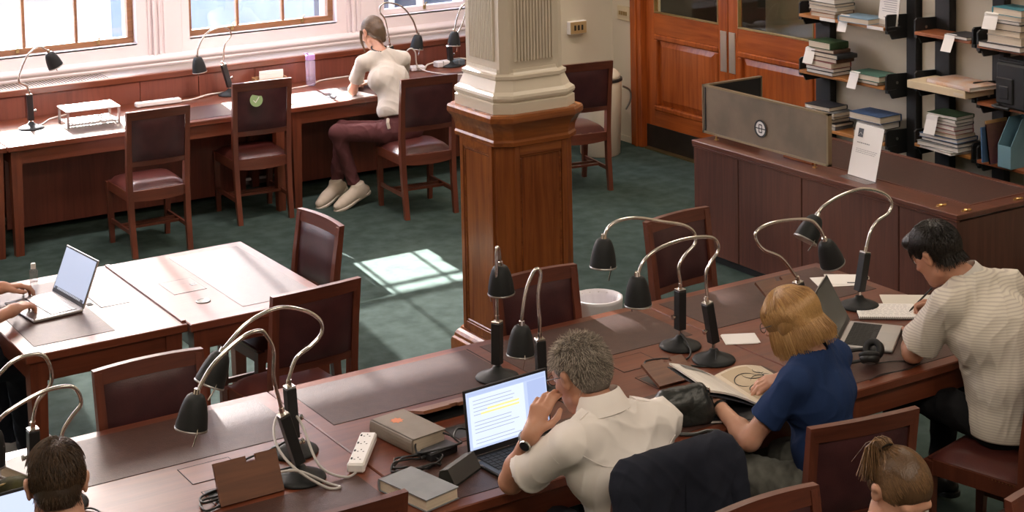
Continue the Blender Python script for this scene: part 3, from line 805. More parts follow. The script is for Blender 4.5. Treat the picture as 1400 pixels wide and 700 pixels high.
# ================================================================== bookshelves
def bay(label, y0, y1, posts, shelves, group, xf=7.95):
    """steel wall uprights with brackets and wooden boards; y0 < y1"""
    t = thing('shelf_unit', (DX, y0, 0), 0, label, 'bookshelf', group)
    for py, w in posts:
        build('upright', MB().box(-.075, -.012, py - y0 - w / 2, py - y0 + w / 2, 0, 2.6, bev=.004), M['blackmatt'], t)
    for (z, m) in shelves:
        sh = build('shelf', MB().box(xf - DX, -.08, .008, y1 - y0 - .008, z - .022, z, bev=.003), m, t)
        for yy in (0, y1 - y0):
            poly = [(-.06, .075), (xf - DX + .03, .085), (xf - DX + .012, .07), (xf - DX + .012, -.02), (xf - DX + .05, -.05), (xf - DX + .07, -.085), (-.06, -.085)]
            b = MB().rings([[Vector((x, yy - .006, z + q)) for x, q in poly], [Vector((x, yy + .006, z + q)) for x, q in poly]])
            br = build('bracket', b, M['black'], t)
            build('bracket_hook', MB().box(xf - DX + .02, xf - DX + .10, yy - .014, yy + .014, z - .045, z - .024), M['black'], br)
            build('bolt', MB().lathe([(.010, 0), (.010, .004), (0, .005)], 10).xf(Matrix.Translation((xf - DX + .11, yy - .006, z + .02)) @ Matrix.Rotation(PI / 2, 4, 'X')), M['steel'], br)
    return t
bay('bookshelf unit next to the doors, three boards on black uprights', 7.985, 8.83, [(8.80, .15), (7.945, .09)], [(1.405, M['shelfwood']), (1.005, M['shelfwood']), (.625, M['shelfwood']), (1.80, M['shelfwood'])], 'wall bookshelf units')
bay('narrow middle bookshelf unit behind the notice holder', 7.235, 7.725, [(7.67, .13)], [(1.415, M['shelfred']), (1.065, M['shelfwood']), (.68, M['shelfwood']), (1.80, M['shelfwood'])], 'wall bookshelf units')
bay('bookshelf unit at the right edge with the black machine and blue file', 6.30, 7.195, [(7.20, .10), (6.35, .10)], [(1.40, M['shelfred']), (1.04, M['shelfred']), (.67, M['shelfred']), (1.80, M['shelfwood'])], 'wall bookshelf units')
# pale wall strip between the two units
struct('trim_7', MB().box(DX - .03, DX, 7.76, 7.89, 0, 2.8, bev=.004), M['plaster'])
# ================================================================== desk lamps
def basis(axis_dir, ref=(0, 0, 1)):
    z = Vector(axis_dir).normalized(); x = Vector(ref).cross(z)
    if x.length < 1e-4: x = Vector((1, 0, 0))
    x.normalize(); y = z.cross(x)
    return Matrix((x, y, z)).transposed().to_4x4()
def lamp(label, base, pts, bottom, z=TZ, dirv=(1, 0), light=False, knob=1):
    """pts: (along dirv, height) - box foot, box head, then the goose neck; bottom: centre of the shade's mouth"""
    t = thing('desk_lamp', (base[0], base[1], z), 0, label, 'lamp', 'goose-neck desk lamps on the tables')
    d = Vector((dirv[0], dirv[1], 0)).normalized()
    W = lambda q: d * q[0] + Vector((0, 0, q[1]))
    a, b = W(pts[0]), W(pts[1])
    build('base', MB().lathe([(0, 0), (.086, 0), (.089, .004), (.086, .010), (.070, .018), (.040, .028), (.022, .040), (.017, .050), (.0, .052)], 32), M['lampblack'], t, smooth=True)
    ax = (b - a).normalized(); L = (b - a).length
    mm = Matrix.Translation(a) @ basis(ax)
    build('lower_stem', MB().tube([(0, 0, .045), tuple(a - ax * .004)], .0075, 10), M['chrome'], t)
    build('transformer_box', MB().box(-.019, .019, -.019, .019, 0, L, bev=.002).xf(mm), M['black'], t)
    build('cap', MB().box(-.0185, .0185, -.0185, .0185, L, L + .008, bev=.002).lathe([(.009, L + .008), (.009, L + .03), (0, L + .03)], 12).xf(mm), M['chrome'], t)
    kn = MB().lathe([(.006, .0), (.006, .012), (.010, .014), (.010, .022), (0, .024)], 12).xf(mm @ Matrix.Translation((0, .019 * knob, L * .35)) @ Matrix.Rotation(-PI / 2 * knob, 4, 'X'))
    build('knob', kn, M['chrome'], t)
    neck = [tuple(b + ax * .02)] + [W(q) for q in pts[2:]]
    build('goose_neck', MB().tube(neck, .0070, 10, smooth=6), M['chrome'], t, smooth=True)
    e = W(pts[-1]); m = W(bottom); sd = (m - e).normalized(); SL = .118
    sm = Matrix.Translation(e - sd * .004) @ basis(sd)
    prof = [(.010, 0), (.021, .001), (.029, .007), (.036, .020), (.0425, .040), (.0475, .062), (.0512, .085), (.0535, .106), (.0548, SL), (.0525, SL), (.0495, .095), (.045, .062), (.038, .035), (.026, .014), (.010, .012)]
    sh = build('shade', MB().lathe(prof, 32).xf(sm), M['lampblack'], t); smooth_by_angle(sh, 60)
    build('collar', MB().lathe([(.009, -.018), (.011, -.016), (.013, .004), (.0, .004)], 14).xf(sm), M['chrome'], sh)
    build('rim', MB().lathe([(.0548, SL - .006), (.0560, SL - .003), (.0550, SL + .001), (.0530, SL)], 32).xf(sm), M['steel'], sh)
    build('bulb', MB().lathe([(.012, .03), (.018, .05), (.022, .07), (.018, .088), (0, .094)], 16).xf(sm), M['white'], sh, smooth=True)
    build('switch_rod', MB().tube([tuple(sm @ Vector((.050, 0, .10))), tuple(sm @ Vector((.054, 0, SL))), tuple(sm @ Vector((.050, .006, SL + .042)))], .0028, 6), M['chrome'], sh)
    return t
LAMP_G = (2.342, 5.147); LAMP_F = (2.421, 5.371)
lamp('lamp at the far left end of the window table, its shade bent right', (3.264, 11.444), [(.0, .06), (-.005, .237), (-.022, .305), (-.07, .337), (-.058, .406), (-.002, .517), (.071, .565), (.126, .539), (.145, .516)], (.192, .408))
lamp('lamp on the window table behind the chair with the tick sticker', (4.844, 11.70), [(.0, .062), (-.045, .235), (-.043, .29), (-.028, .39), (.024, .455), (-.004, .505), (-.081, .52), (-.178, .485), (-.238, .39), (-.250, .315)], (-.232, .18))
lamp('lamp whose neck arches over beside the head of the woman in white', (6.24, 11.68), [(.0, .065), (-.03, .225), (-.070, .44), (-.115, .51), (-.10, .568), (-.03, .578), (.089, .531), (.179, .418), (.223, .29)], (.205, .175))
lamp('lamp on the window table just left of the white column shaft', (6.772, 11.70), [(.0, .052), (-.01, .165), (.06, .25), (.113, .33), (.165, .46), (.155, .505), (.103, .465), (.06, .36), (.042, .28)], (.034, .165))
lamp('lamp cut by the left edge of the picture on the window table', (2.90, 11.40), [(.0, .06), (.03, .235), (.035, .30), (.02, .40), (-.05, .48), (-.14, .47), (-.20, .40), (-.22, .33)], (-.23, .21))
lamp('rear lamp of the pair left of the white power strip, shade hanging behind its twin', LAMP_F, [(.0, .055), (-.009, .24), (-.014, .263), (.02, .342), (.079, .375), (.124, .415), (.117, .465), (.055, .512), (-.044, .54), (-.157, .511), (-.237, .449), (-.262, .42)], (-.315, .315))
lamp('front lamp of the pair left of the white power strip, its box leaning', LAMP_G, [(-.004, .06), (-.057, .240), (-.066, .276), (-.088, .383), (-.085, .473), (-.108, .528), (-.134, .554), (-.201, .542), (-.308, .469), (-.368, .382)], (-.392, .264))
lamp('left lamp of the two before the pedestal, upright box, neck folded on itself', (3.403, 5.564), [(.0, .058), (.008, .225), (.011, .30), (.015, .50), (.022, .528), (.038, .512), (.046, .445)], (.052, .325), dirv=(.85, .53), knob=-1)
lamp('lamp right behind the black laptop, its dark shade beside the grey-haired man', (3.450, 5.311), [(.0, .058), (-.004, .220), (-.004, .30), (-.008, .40), (.004, .485), (-.020, .498), (-.056, .425), (-.074, .33), (-.078, .285)], (-.085, .168), dirv=(.97, -.25))
lamp('rear lamp of the middle pair, shade highest, in front of the waste bin', (4.220, 5.425), [(.0, .075), (.003, .241), (.004, .279), (-.003, .343), (.033, .389), (.084, .427), (.08, .475), (.027, .515), (-.088, .55), (-.219, .587), (-.311, .59), (-.362, .568), (-.384, .526)], (-.390, .41))
lamp('front lamp of the middle pair, beside the white paper sheet', (4.230, 5.216), [(.0, .078), (-.031, .245), (-.031, .276), (-.037, .368), (-.01, .415), (.028, .454), (.021, .495), (-.024, .521), (-.148, .533), (-.277, .516), (-.35, .479), (-.382, .42)], (-.380, .303), knob=-1)
lamp('lamp whose base is hidden by the blonde woman, shade tipped towards the cards', (4.713, 5.204), [(-.003, .06), (-.034, .245), (-.056, .287), (-.128, .371), (-.219, .419), (-.263, .469), (-.258, .506), (-.179, .527), (-.038, .519), (.044, .499), (.094, .45), (.120, .396)], (.165, .285))
lamp('rightmost lamp with the tallest arch, before the spiral notebook', (5.190, 5.369), [(.0, .072), (.036, .237), (.045, .266), (.068, .329), (.113, .372), (.181, .398), (.199, .442), (.149, .493), (.024, .533), (-.109, .524), (-.217, .489), (-.255, .45)], (-.325, .352), knob=-1)
lamp('rear lamp behind the dark-haired man at the bottom left', (1.56, 5.62), [(.0, .06), (.002, .20), (.01, .26), (.024, .30), (.065, .34), (.075, .39), (.057, .445), (.02, .465), (-.057, .455), (-.135, .39), (-.18, .33)], (-.21, .22))
lamp('front lamp behind the dark-haired man at the bottom left, lower neck', (1.591, 5.42), [(.0, .06), (.003, .20), (.018, .26), (.05, .30), (.080, .335), (.066, .385), (.028, .405), (-.058, .40), (-.175, .355), (-.215, .31)], (-.235, .2))

# ================================================================== books
PALE = {'cream': 'page', 'white': 'pagew'}
_cm = {}
def cover_mat(c):
    c = tuple(c)
    if c not in _cm: _cm[c] = mat('book_cloth_%d' % len(_cm), c, 0.6, col2=tuple(v * .8 for v in c), nscale=20, bump=.08, bscale=250)
    return _cm[c]
def book(label, loc, rot, w, d, h, cov, page='page', spine='L', group=None, over=.004, cat='book', name='book'):
    """w along local x, d along local y; spine 'L' -x, 'R' +x, 'F' -y, 'B' +y"""
    t = thing(name, loc, rot, label, cat, group)
    ct = min(.0035, h * .12); cm = cover_mat(cov) if not isinstance(cov, bpy.types.Material) else cov
    x0, x1, y0, y1 = -w / 2, w / 2, -d / 2, d / 2
    b = MB().box(x0, x1, y0, y1, 0, ct).box(x0, x1, y0, y1, h - ct, h)
    n = 6; cur = []
    along = 'y' if spine in 'LR' else 'x'
    for k in range(n + 1):
        a = -PI / 2 + PI * k / n
        q = math.cos(a) * h * .12; z = h / 2 + math.sin(a) * h / 2
        cur.append((q, z))
    prof = cur + [(-.004, h), (-.004, 0)]
    def P(q, s, z):
        if spine == 'L': return Vector((x0 - q, s, z))
        if spine == 'R': return Vector((x1 + q, s, z))
        if spine == 'F': return Vector((s, y0 - q, z))
        return Vector((s, y1 + q, z))
    lo, hi = (y0, y1) if along == 'y' else (x0, x1)
    b.rings([[P(q, lo, z) for q, z in prof], [P(q, hi, z) for q, z in prof]])
    build('cover', b, cm, t)
    o = over
    pb = [x0 + o, x1 - o, y0 + o, y1 - o]
    if spine == 'L': pb[0] = x0 + .001
    if spine == 'R': pb[1] = x1 - .001
    if spine == 'F': pb[2] = y0 + .001
    if spine == 'B': pb[3] = y1 - .001
    build('pages', MB().box(*pb, ct, h - ct), M[page], t)
    return t
ORD = ['top', 'second', 'third', 'fourth', 'fifth', 'sixth', 'seventh', 'eighth', 'ninth', 'tenth', 'eleventh']
def stack_books(where, x, y, z, specs, group):
    """specs from the bottom up: (w, d, h, cover, page, spine, dx, dy, rot, colour word)"""
    n = len(specs)
    zz = z + .0005
    for i, (w, d, h, c, pg, sp, dx, dy, rt, cw) in enumerate(specs):
        pos = n - 1 - i
        pl = ('topmost ' if pos == 0 else ('lowest ' if i == 0 else ''))
        lab = '%s%s book %s %s' % (pl, cw, '' if pl else (ORD[pos] + ' from the top'), where)
        book(' '.join(lab.split()), (x + dx, y + dy, zz), math.radians(rt), w, d, h, c, pg, sp, group)
        zz += h + .0006
    return zz
K = (0.03, 0.03, 0.035); WH = (0.55, 0.52, 0.48); CR = (0.50, 0.40, 0.28); BR = (0.12, 0.06, 0.04); GR = (0.06, 0.16, 0.12); BL = (0.05, 0.10, 0.22); RD = (0.25, 0.05, 0.05); GN = (0.04, 0.09, 0.035); SL_ = (0.20, 0.33, 0.45); PK = (0.45, 0.25, 0.25); GY = (0.22, 0.22, 0.23); TE = (0.05, 0.22, 0.27); OR_ = (0.5, 0.22, 0.10)
XS = 8.035
# x = depth (toward the wall), y = along the wall. 'L' faces the room, 'F' faces right in the picture
stack_books('of the left stack, top shelf by the doors', XS, 8.575, 1.405, [(.17, .23, .030, OR_, 'page', 'B', .0, .01, 3, 'orange-edged'), (.17, .26, .022, BR, 'page', 'R', 0, 0, -2, 'cream-paged'), (.18, .27, .03, WH, 'page', 'R', 0, 0, 2, 'thick cream'), (.18, .27, .02, K, 'page', 'R', -.005, 0, 0, 'dark-covered'), (.17, .25, .03, WH, 'pagew', 'R', 0, 0, -3, 'pale')], 'books in the stack on the top shelf')
book('blue-covered book lying alone on the top shelf by the doors', (XS - .01, 8.265, 1.4055), math.radians(4), .19, .27, .038, SL_, 'page', 'B')
stack_books('of the tall stack, middle shelf by the doors', XS - .015, 8.60, 1.005, [(.17, .26, .026, K, 'pagew', 'R', 0, .0, 0, 'thin white-paged'), (.17, .27, .026, K, 'pagew', 'R', 0, .0, 2, 'dark-edged white-paged'), (.18, .28, .042, RD, 'page', 'R', -.005, 0, -2, 'red-covered thick'), (.17, .25, .030, BR, 'page', 'F', .0, -.04, 2, 'old brown'), (.18, .27, .030, K, 'page', 'F', .0, -.06, -2, 'black-spined'), (.16, .23, .024, BR, 'page', 'F', 0, -.02, 2, 'narrow brown'), (.17, .22, .048, GN, 'page', 'F', 0, .0, 0, 'dark green')], 'books in the tall stack on the middle shelf')
stack_books('of the right pair, middle shelf by the doors', XS, 8.17, 1.005, [(.18, .25, .022, K, 'page', 'R', 0, 0, 0, 'thin dark'), (.19, .28, .040, GR, 'page', 'R', 0, 0, 1, 'green-covered')], 'pair of books at the right of the middle shelf')
stack_books('of the left stack, bottom shelf by the doors', XS, 8.60, .625, [(.18, .24, .024, GY, 'page', 'F', 0, -.01, 5, 'grey'), (.17, .25, .022, K, 'page', 'R', 0, -.02, 0, 'thin dark'), (.17, .22, .024, BR, 'page', 'R', 0, 0, -3, 'brown-covered'), (.17, .24, .024, K, 'page', 'R', 0, 0, 4, 'cream-edged'), (.18, .25, .028, GY, 'page', 'R', 0, -.02, -2, 'wide grey'), (.18, .24, .030, K, 'page', 'R', -.01, .03, 3, 'black-covered')], 'books in the stack on the bottom shelf')
stack_books('of the right stack, bottom shelf, behind the notice', XS, 8.155, .625, [(.17, .25, .05, K, 'page', 'R', 0, 0, 0, 'thick cream-paged'), (.16, .23, .028, WH, 'page', 'R', 0, 0, -3, 'ivory'), (.16, .25, .045, K, 'pagew', 'R', .01, -.01, 2, 'white-paged'), (.20, .29, .048, BL, 'page', 'R', -.005, .0, 1, 'large dark blue')], 'books in the right stack on the bottom shelf')
book('thin black book under a paper slip on the middle unit, top shelf', (XS - .01, 7.345, 1.4155), math.radians(-4), .18, .2, .02, K, 'pagew', 'R')
zc = 1.0655
fb = thing('flat_box', (7.985, 7.41, zc), 0, 'long cream flat box file on the middle unit, second shelf', 'box')
build('body', MB().box(-.14, .12, -.225, .27, 0, .05, bev=.003), mat('cream_box', (0.62, 0.50, 0.33), 0.6), fb)
build('label', MB().box(-.1412, -.140, -.21, -.13, .012, .03), M['page'], fb)
book('pale art book with an orange pattern lying on the long cream flat box', (7.98, 7.33, zc + .0508), math.radians(-6), .24, .40, .026, mat('art_cover', (0.60, 0.50, 0.46), 0.5, col2=(0.62, 0.36, 0.20), nscale=9), 'pagew', 'L')
stack_books('of the tall stack, middle unit, bottom shelf', XS - .04, 7.455, .68, [(.20, .30, .018, WH, 'pagew', 'R', -.02, .0, -6, 'tilted white'), (.21, .34, .030, GY, 'pagew', 'R', -.01, 0, 2, 'broad white-paged'), (.20, .32, .022, K, 'pagew', 'R', 0, -.01, -2, 'dark large'), (.20, .31, .026, BL, 'pagew', 'R', 0, .01, 3, 'blue-covered'), (.17, .25, .022, CR, 'page', 'R', 0, -.01, 0, 'buff'), (.17, .25, .026, RD, 'pagew', 'R', 0, 0, 1, 'red-edged'), (.17, .25, .026, PK, 'pagew', 'R', 0, 0, -2, 'pink-covered'), (.16, .24, .020, K, 'pagew', 'R', 0, -.01, 2, 'slim black'), (.16, .24, .020, WH, 'pagew', 'R', 0, -.01, -2, 'slim pale'), (.17, .24, .024, GN, 'pagew', 'R', 0, -.01, 3, 'dark olive')], 'books in the tall stack on the middle unit')
stack_books('of the stack at the right edge, top shelf', XS - .03, 6.95, 1.40, [(.21, .33, .034, K, 'pagew', 'R', 0, .02, 0, 'wide dark'), (.17, .26, .05, WH, 'page', 'R', 0, 0, 2, 'thick cream'), (.17, .26, .034, CR, 'page', 'R', 0, 0, -1, 'buff'), (.17, .26, .042, K, 'page', 'R', 0, 0, 1, 'thick dark'), (.18, .27, .020, K, 'pagew', 'R', 0, .01, 0, 'slim black'), (.18, .26, .028, WH, 'page', 'R', 0, 0, 3, 'pale'), (.17, .24, .046, TE, 'page', 'B', 0, -.03, -4, 'teal-covered')], 'books in the stack at the right edge')
# paper slips that hang out of the books
def slip(label, x, y, z, w=.075, l=.11, rot=0, droop=.8):
    t = thing('paper_slip', (x, y, z), math.radians(rot), label, 'slip')
    G = []
    for i in range(7):
        s = i / 6 * l; e = max(0, s - .012); a = min(droop, 1.25) * min(1, .35 + e / .04)
        G.append([Vector((.012 - (min(s, .012) + e * math.cos(a)), y_, .0008 - e * math.sin(a))) for y_ in (-w / 2, w / 2)])
    o = build('sheet', MB().quadgrid(G), M['paper'], t)
    md = o.modifiers.new('thickness', 'SOLIDIFY'); md.thickness = .0006
    lm = MB()
    return t
slip('white slip hanging from the blue-covered book', 7.955, 8.365, 1.447, .085, .13, 0, 1.45)
slip('white slip hanging from the brown books in the tall stack', 7.945, 8.69, 1.182, .09, .13, 5, 1.2)
slip('white slip hanging from the green-covered book', 7.945, 8.255, 1.072, .085, .13, 0, 1.2)
slip('white slip hanging from the black book of the bottom stack', 7.945, 8.68, .776, .095, .12, 6, 1.2)
slip('white slip hanging from the books behind the notice', 7.955, 8.21, .70, .085, .11, 0, 1.3)
slip('white slip hanging from the thin black book on the middle unit', 7.945, 7.40, 1.437, .085, .13, 0, 1.15)
slip('white slip curling out of the tall stack on the middle unit', 7.905, 7.51, .905, .095, .14, 0, 1.45)
slip('white slip hanging from the teal-covered book at the right edge', 7.92, 7.04, 1.62, .10, .12, 6, 1.2)
# card in a stand and the white shelf labels
cd = thing('shelf_card', (8.05, 8.055, 1.405), 0, 'white printed card standing at the right end of the top shelf', 'card')
build('sheet', MB().box(-.003, 0, -.09, .09, .0, .20).xf(Matrix.Rotation(math.radians(8), 4, 'Y')), M['paper'], cd)
pl = MB()
for z in (.165, .15, .135, .12, .105, .09, .05): pl.box(-.0042, -.003, -.07, .03 + .04 * random.random(), z, z + .005)
build('printed_lines', pl.xf(Matrix.Rotation(math.radians(8), 4, 'Y')), mat('print_grey2', (0.40, 0.39, 0.40), 0.8), cd)
build('foot', MB().box(-.08, .02, -.09, .09, 0, .003), M['acryl'], cd)
for (y, z, lab) in ((8.53, 1.394, 'white label strip on the top shelf edge under the left stack'), (8.07, 1.394, 'white label strip on the top shelf edge near the bracket')):
    t = thing('shelf_label', (7.95, y, z), 0, lab, 'label')
    build('strip', MB().box(-.003, 0, -.075, .075, -.011, .011), M['paper'], t)
# black machine on the right unit
mc = thing('black_machine', (8.02, 6.94, 1.04), 0, 'black office machine on the right shelf unit above the blue file', 'machine')
build('body', MB().box(-.10, .12, -.16, .07, .0, .28, bev=.012), M['black'], mc)
build('top_slot', MB().box(-.09, .11, -.14, .06, .28, .30, bev=.006).box(-.07, -.05, -.12, .05, .30, .305), M['blackmatt'], mc)
build('front_panel', MB().box(-.112, -.10, -.07, .06, .03, .19, bev=.01), M['blackmatt'], mc)
build('cradle', MB().tube([(-.11, .04, .02), (-.135, .06, .012), (-.15, .02, .012), (-.15, -.08, .012)], .010, 8), M['black'], mc)
build('handset', MB().box(-.118, -.110, -.04, .03, .06, .14, bev=.006), M['lapblack'], mc)
mf = thing('magazine_file', (8.03, 6.93, .67), 0, 'blue magazine file on the lowest shelf at the right edge', 'file')
bm_ = mat('file_blue', (0.16, 0.30, 0.36), 0.6)
poly = [(-.12, 0), (.12, 0), (.12, .30), (-.02, .30), (-.12, .14)]
for yy in (-.05, .05):
    build('side', MB().rings([[Vector((x, yy - .0015, z)) for x, z in poly], [Vector((x, yy + .0015, z)) for x, z in poly]]), bm_, mf)
build('back', MB().box(.117, .12, -.05, .05, 0, .30), bm_, mf)
build('front', MB().box(-.12, -.117, -.05, .05, 0, .14), bm_, mf)
build('floor', MB().box(-.12, .12, -.05, .05, 0, .003), bm_, mf)
for i, (c, h_, lab) in enumerate((((0.45, 0.25, 0.10), .27, 'orange-spined magazine leaning left of the blue file'), ((0.20, 0.05, 0.16), .25, 'purple magazine leaning against the blue file'), ((0.07, 0.15, 0.30), .22, 'blue magazine at the left end of the lowest right shelf'))):
    t = thing('magazine', (8.0, 7.045 + i * .03 - (.03 if i == 1 else 0), .671), 0, lab, 'magazine', 'magazines beside the blue file')
    build('cover', MB().box(-.09, .10, -.005, .005, .002, h_).xf(Matrix.Rotation(math.radians(-8 if i < 2 else -3), 4, 'X')), cover_mat(c), t)
    build('pages', MB().box(-.088, .098, -.0042, .0042, .0, h_ - .002).xf(Matrix.Rotation(math.radians(-8 if i < 2 else -3), 4, 'X')), M['pagew'], t)
# books on the long table
bk = book('thick old book with an orange stamp on its grey cover, lying on the long table', (2.80, 5.235, TZ + .002), math.radians(8), .150, .255, .055, mat('grey_cover', (0.20, 0.165, 0.135), 0.55, col2=(0.24, 0.20, 0.165), nscale=10), 'page', 'L')
bk.location = (2.815, 5.235, TZ + .002)
build('stamp', MB().prism([(.012 * (1 + .5 * (k % 2)) * math.cos(k * PI / 8) * 1.5, .018 * (1 + .5 * (k % 2)) * math.sin(k * PI / 8)) for k in range(16)], .055, .0553).xf(Matrix.Translation((-.01, .055, 0))), mat('stamp_orange', (0.62, 0.20, 0.09), 0.6), bk)
book('closed grey cloth book at the bottom edge beside the curved chair back', (2.615, 4.80, TZ + .002), math.radians(12), .145, .245, .042, mat('grey_cloth', (0.19, 0.20, 0.215), 0.6, col2=(0.225, 0.235, 0.25), nscale=14), 'page', 'B')
book('thick book with a white lined cover behind the dark-haired man', (1.565, 5.70, TZ + .002), math.radians(20), .11, .19, .045, mat('white_lined_cover', (0.60, 0.58, 0.60), 0.5), 'page', 'B')
# open picture book held by the woman in blue
ob = thing('open_book', (4.045, 4.86, TZ + .002), math.radians(-9), 'large open picture book held by the woman in the blue shirt', 'book')
def leafsheet(s, w, h, lift, curl, z0=0.0):
    G = []
    for i in range(13):
        u = i / 12; x = s * u * w
        z = z0 + lift * u + curl * math.sin(u * PI) 
        G.append([Vector((x, -h / 2, z)), Vector((x, h / 2, z))])
    return G
def slab(G, th):
    b = MB(); n = len(G)
    for side in (0, 1): pass
    rings = [[r[0], r[1], r[1] - Vector((0, 0, th)), r[0] - Vector((0, 0, th))] for r in G]
    return b.rings(rings)
build('left_pages', slab(leafsheet(-1, .20, .32, .085, .010, .030), .008), M['pagew'], ob, smooth=False)
rp = build('right_pages', slab(leafsheet(1, .215, .32, .004, .02, .030), .014), M['page'], ob)
build('cover', slab(leafsheet(-1, .205, .33, .080, .004, .019), .004), cover_mat((0.05, 0.05, 0.06)), ob)
build('cover', MB().box(0, .22, -.165, .165, .010, .014), cover_mat((0.05, 0.05, 0.06)), ob)
pm = mat('picture_page', (0.52, 0.42, 0.29), 0.8, col2=(0.46, 0.36, 0.24), nscale=6)
build('picture', slab([[a + Vector((0, .018, .0008)), b - Vector((0, .018, -.0008))] for a, b in leafsheet(1, .205, .32, .004, .02, .030)[1:]], .0006), pm, rp)
sw = MB()
def pz(x): return .0325 + .004 * x / .215 + .02 * math.sin(min(1, x / .215) * PI)
for (cx, cy, r, a0, a1, th) in ((.07, .02, .05, .3, 4.2, .004), (.11, .055, .04, 2.5, 6.8, .003), (.12, -.03, .055, .2, 2.6, .003), (.06, -.07, .03, 1, 5, .004), (.16, -.08, .03, 0, 3, .003), (.15, .08, .02, 2, 6, .003), (.17, .02, .025, 1, 4, .0025)):
    pts = [(cx + r * math.cos(a0 + (a1 - a0) * k / 14), cy + r * 1.2 * math.sin(a0 + (a1 - a0) * k / 14)) for k in range(15)]
    sw.tube([(x, y, pz(max(.005, x))) for x, y in pts], [th * (.3 + .7 * math.sin(PI * k / 14)) * .5 for k in range(15)], 5)
build('drawing', sw, M['ink'], rp)
fl = MB()
fl.quadgrid([[a + Vector((0, .26, .0009)), b - Vector((0, .01, -.0009))] for a, b in leafsheet(-1, .195, .32, .085, .010, .030)[3:11]])
build('photo', fl, mat('grey_photo', (0.30, 0.29, 0.28), 0.6, col2=(0.10, 0.10, 0.10), nscale=40), ob.children[0])
# second open book lying under it
u = book('closed catalogue under the open picture book, beside the black bag', (3.94, 4.80, TZ + .002), math.radians(-30), .22, .30, .012, (0.02, 0.02, 0.025), 'pagew', 'B')
# folded white sheet, cards, notebook
ps = thing('paper_sheet', (4.48, 5.345, TZ + .0015), math.radians(-28), 'folded white paper sheet on the table beside the middle lamps', 'paper')
build('sheet', MB().box(-.075, .065, -.06, .06, 0, .0012), M['paper'], ps)
build('top_fold', MB().box(-.07, .075, -.055, .065, .0013, .0025), M['paper'], ps)
for i, (x, y, r, lab) in enumerate(((5.335, 5.70, 20, 'lower of the white cards beside the rightmost lamp'), (5.40, 5.69, 8, 'upper white card with a dark stamp beside the rightmost lamp'))):
    t = thing('card', (x, y, TZ + .002 + i * .0015), math.radians(r - 45), lab, 'card')
    build('sheet', MB().box(-.085, .085, -.075, .075, 0, .001), M['paper'], t)
    if i: build('stamp', MB().box(.01, .06, -.06, -.045, .001, .0014), M['ink'], t)
nb = thing('spiral_notebook', (5.225, 5.235, TZ + .002), math.radians(-37), 'spiral notebook the man in the striped shirt writes in', 'notebook')
build('pages', MB().box(-.13, .13, -.09, .10, 0, .008, bev=.001), M['paper'], nb)
build('cover', MB().box(-.132, .132, -.092, .102, -.001, .0), cover_mat(K), nb)
hw = MB()
for r_ in range(9):
    x = -.115
    while x < .10:
        ww = random.uniform(.006, .022); hw.box(x, x + ww, .08 - r_ * .017, .082 - r_ * .017, .008, .0084); x += ww + random.uniform(.004, .01)
build('handwriting', hw, mat('pencil', (0.42, 0.40, 0.42), 0.8), nb)
spn = MB()
for k in range(30):
    x = -.125 + k * .25 / 29
    spn.rings([[Vector((x + dx, -.092 + .008 * math.cos(a) + .0, .004 + .008 * math.sin(a))) for dx in (-.0012, .0012)] for a in [2 * PI * j / 8 for j in range(9)]], cap=False, closed=False)
build('spiral', spn, M['blackmatt'], nb)
lf = thing('loose_sheet', (5.40, 5.30, TZ + .002), math.radians(-37), 'pale sheet lying behind the spiral notebook', 'paper')
build('sheet', MB().box(-.10, .14, -.08, .09, 0, .001), mat('sheet_cream', (0.62, 0.58, 0.50), 0.8), lf)

# ================================================================== raised cable flaps of the long table (parts of it)
def open_flap(tbl, x0, x1, yh, length, angle, sgn, ox):
    """hinged on y = yh; sgn +1: swings up from the +y side"""
    mm = Matrix.Translation((0, yh, TZ)) @ Matrix.Rotation(math.radians(angle) * sgn, 4, 'X')
    a, b = (0, length * sgn) if sgn > 0 else (length * sgn, 0)
    cx = (x0 + x1) / 2 + .02
    pc = MB()
    e = length * sgn; n0 = e - .022 * sgn
    lo, hi = sorted((0, n0)); pc.box(x0, x1, lo, hi, 0, .012)
    lo, hi = sorted((n0, e)); pc.box(x0, cx - .018, lo, hi, 0, .012); pc.box(cx + .018, x1, lo, hi, 0, .012)
    build('raised_flap', pc.xf(mm), M['stand'], tbl, loc=(-ox, -4.64, 0))
    lo, hi = sorted((yh, yh + length * sgn))
    build('cable_opening', MB().box(x0, x1, lo, hi, TZ - .03, TZ + .0014), M['black'], tbl, loc=(-ox, -4.64, 0))
open_flap(near_tables[0], 2.025, 2.255, 5.10, .14, 64, 1, .75)
open_flap(near_tables[1], 2.93, 3.16, 5.445, .13, 17, -1, 2.587)
open_flap(near_tables[1], 3.86, 4.06, 5.10, .13, 24, 1, 2.587)
open_flap(near_tables[2], 4.88, 5.10, 5.60, .14, 30, 1, 4.42)
build('cable_opening', MB().box(2.965, 3.16, 5.13, 5.24, TZ - .02, TZ + .0014), M['black'], near_tables[1], loc=(-2.587, -4.64, 0))

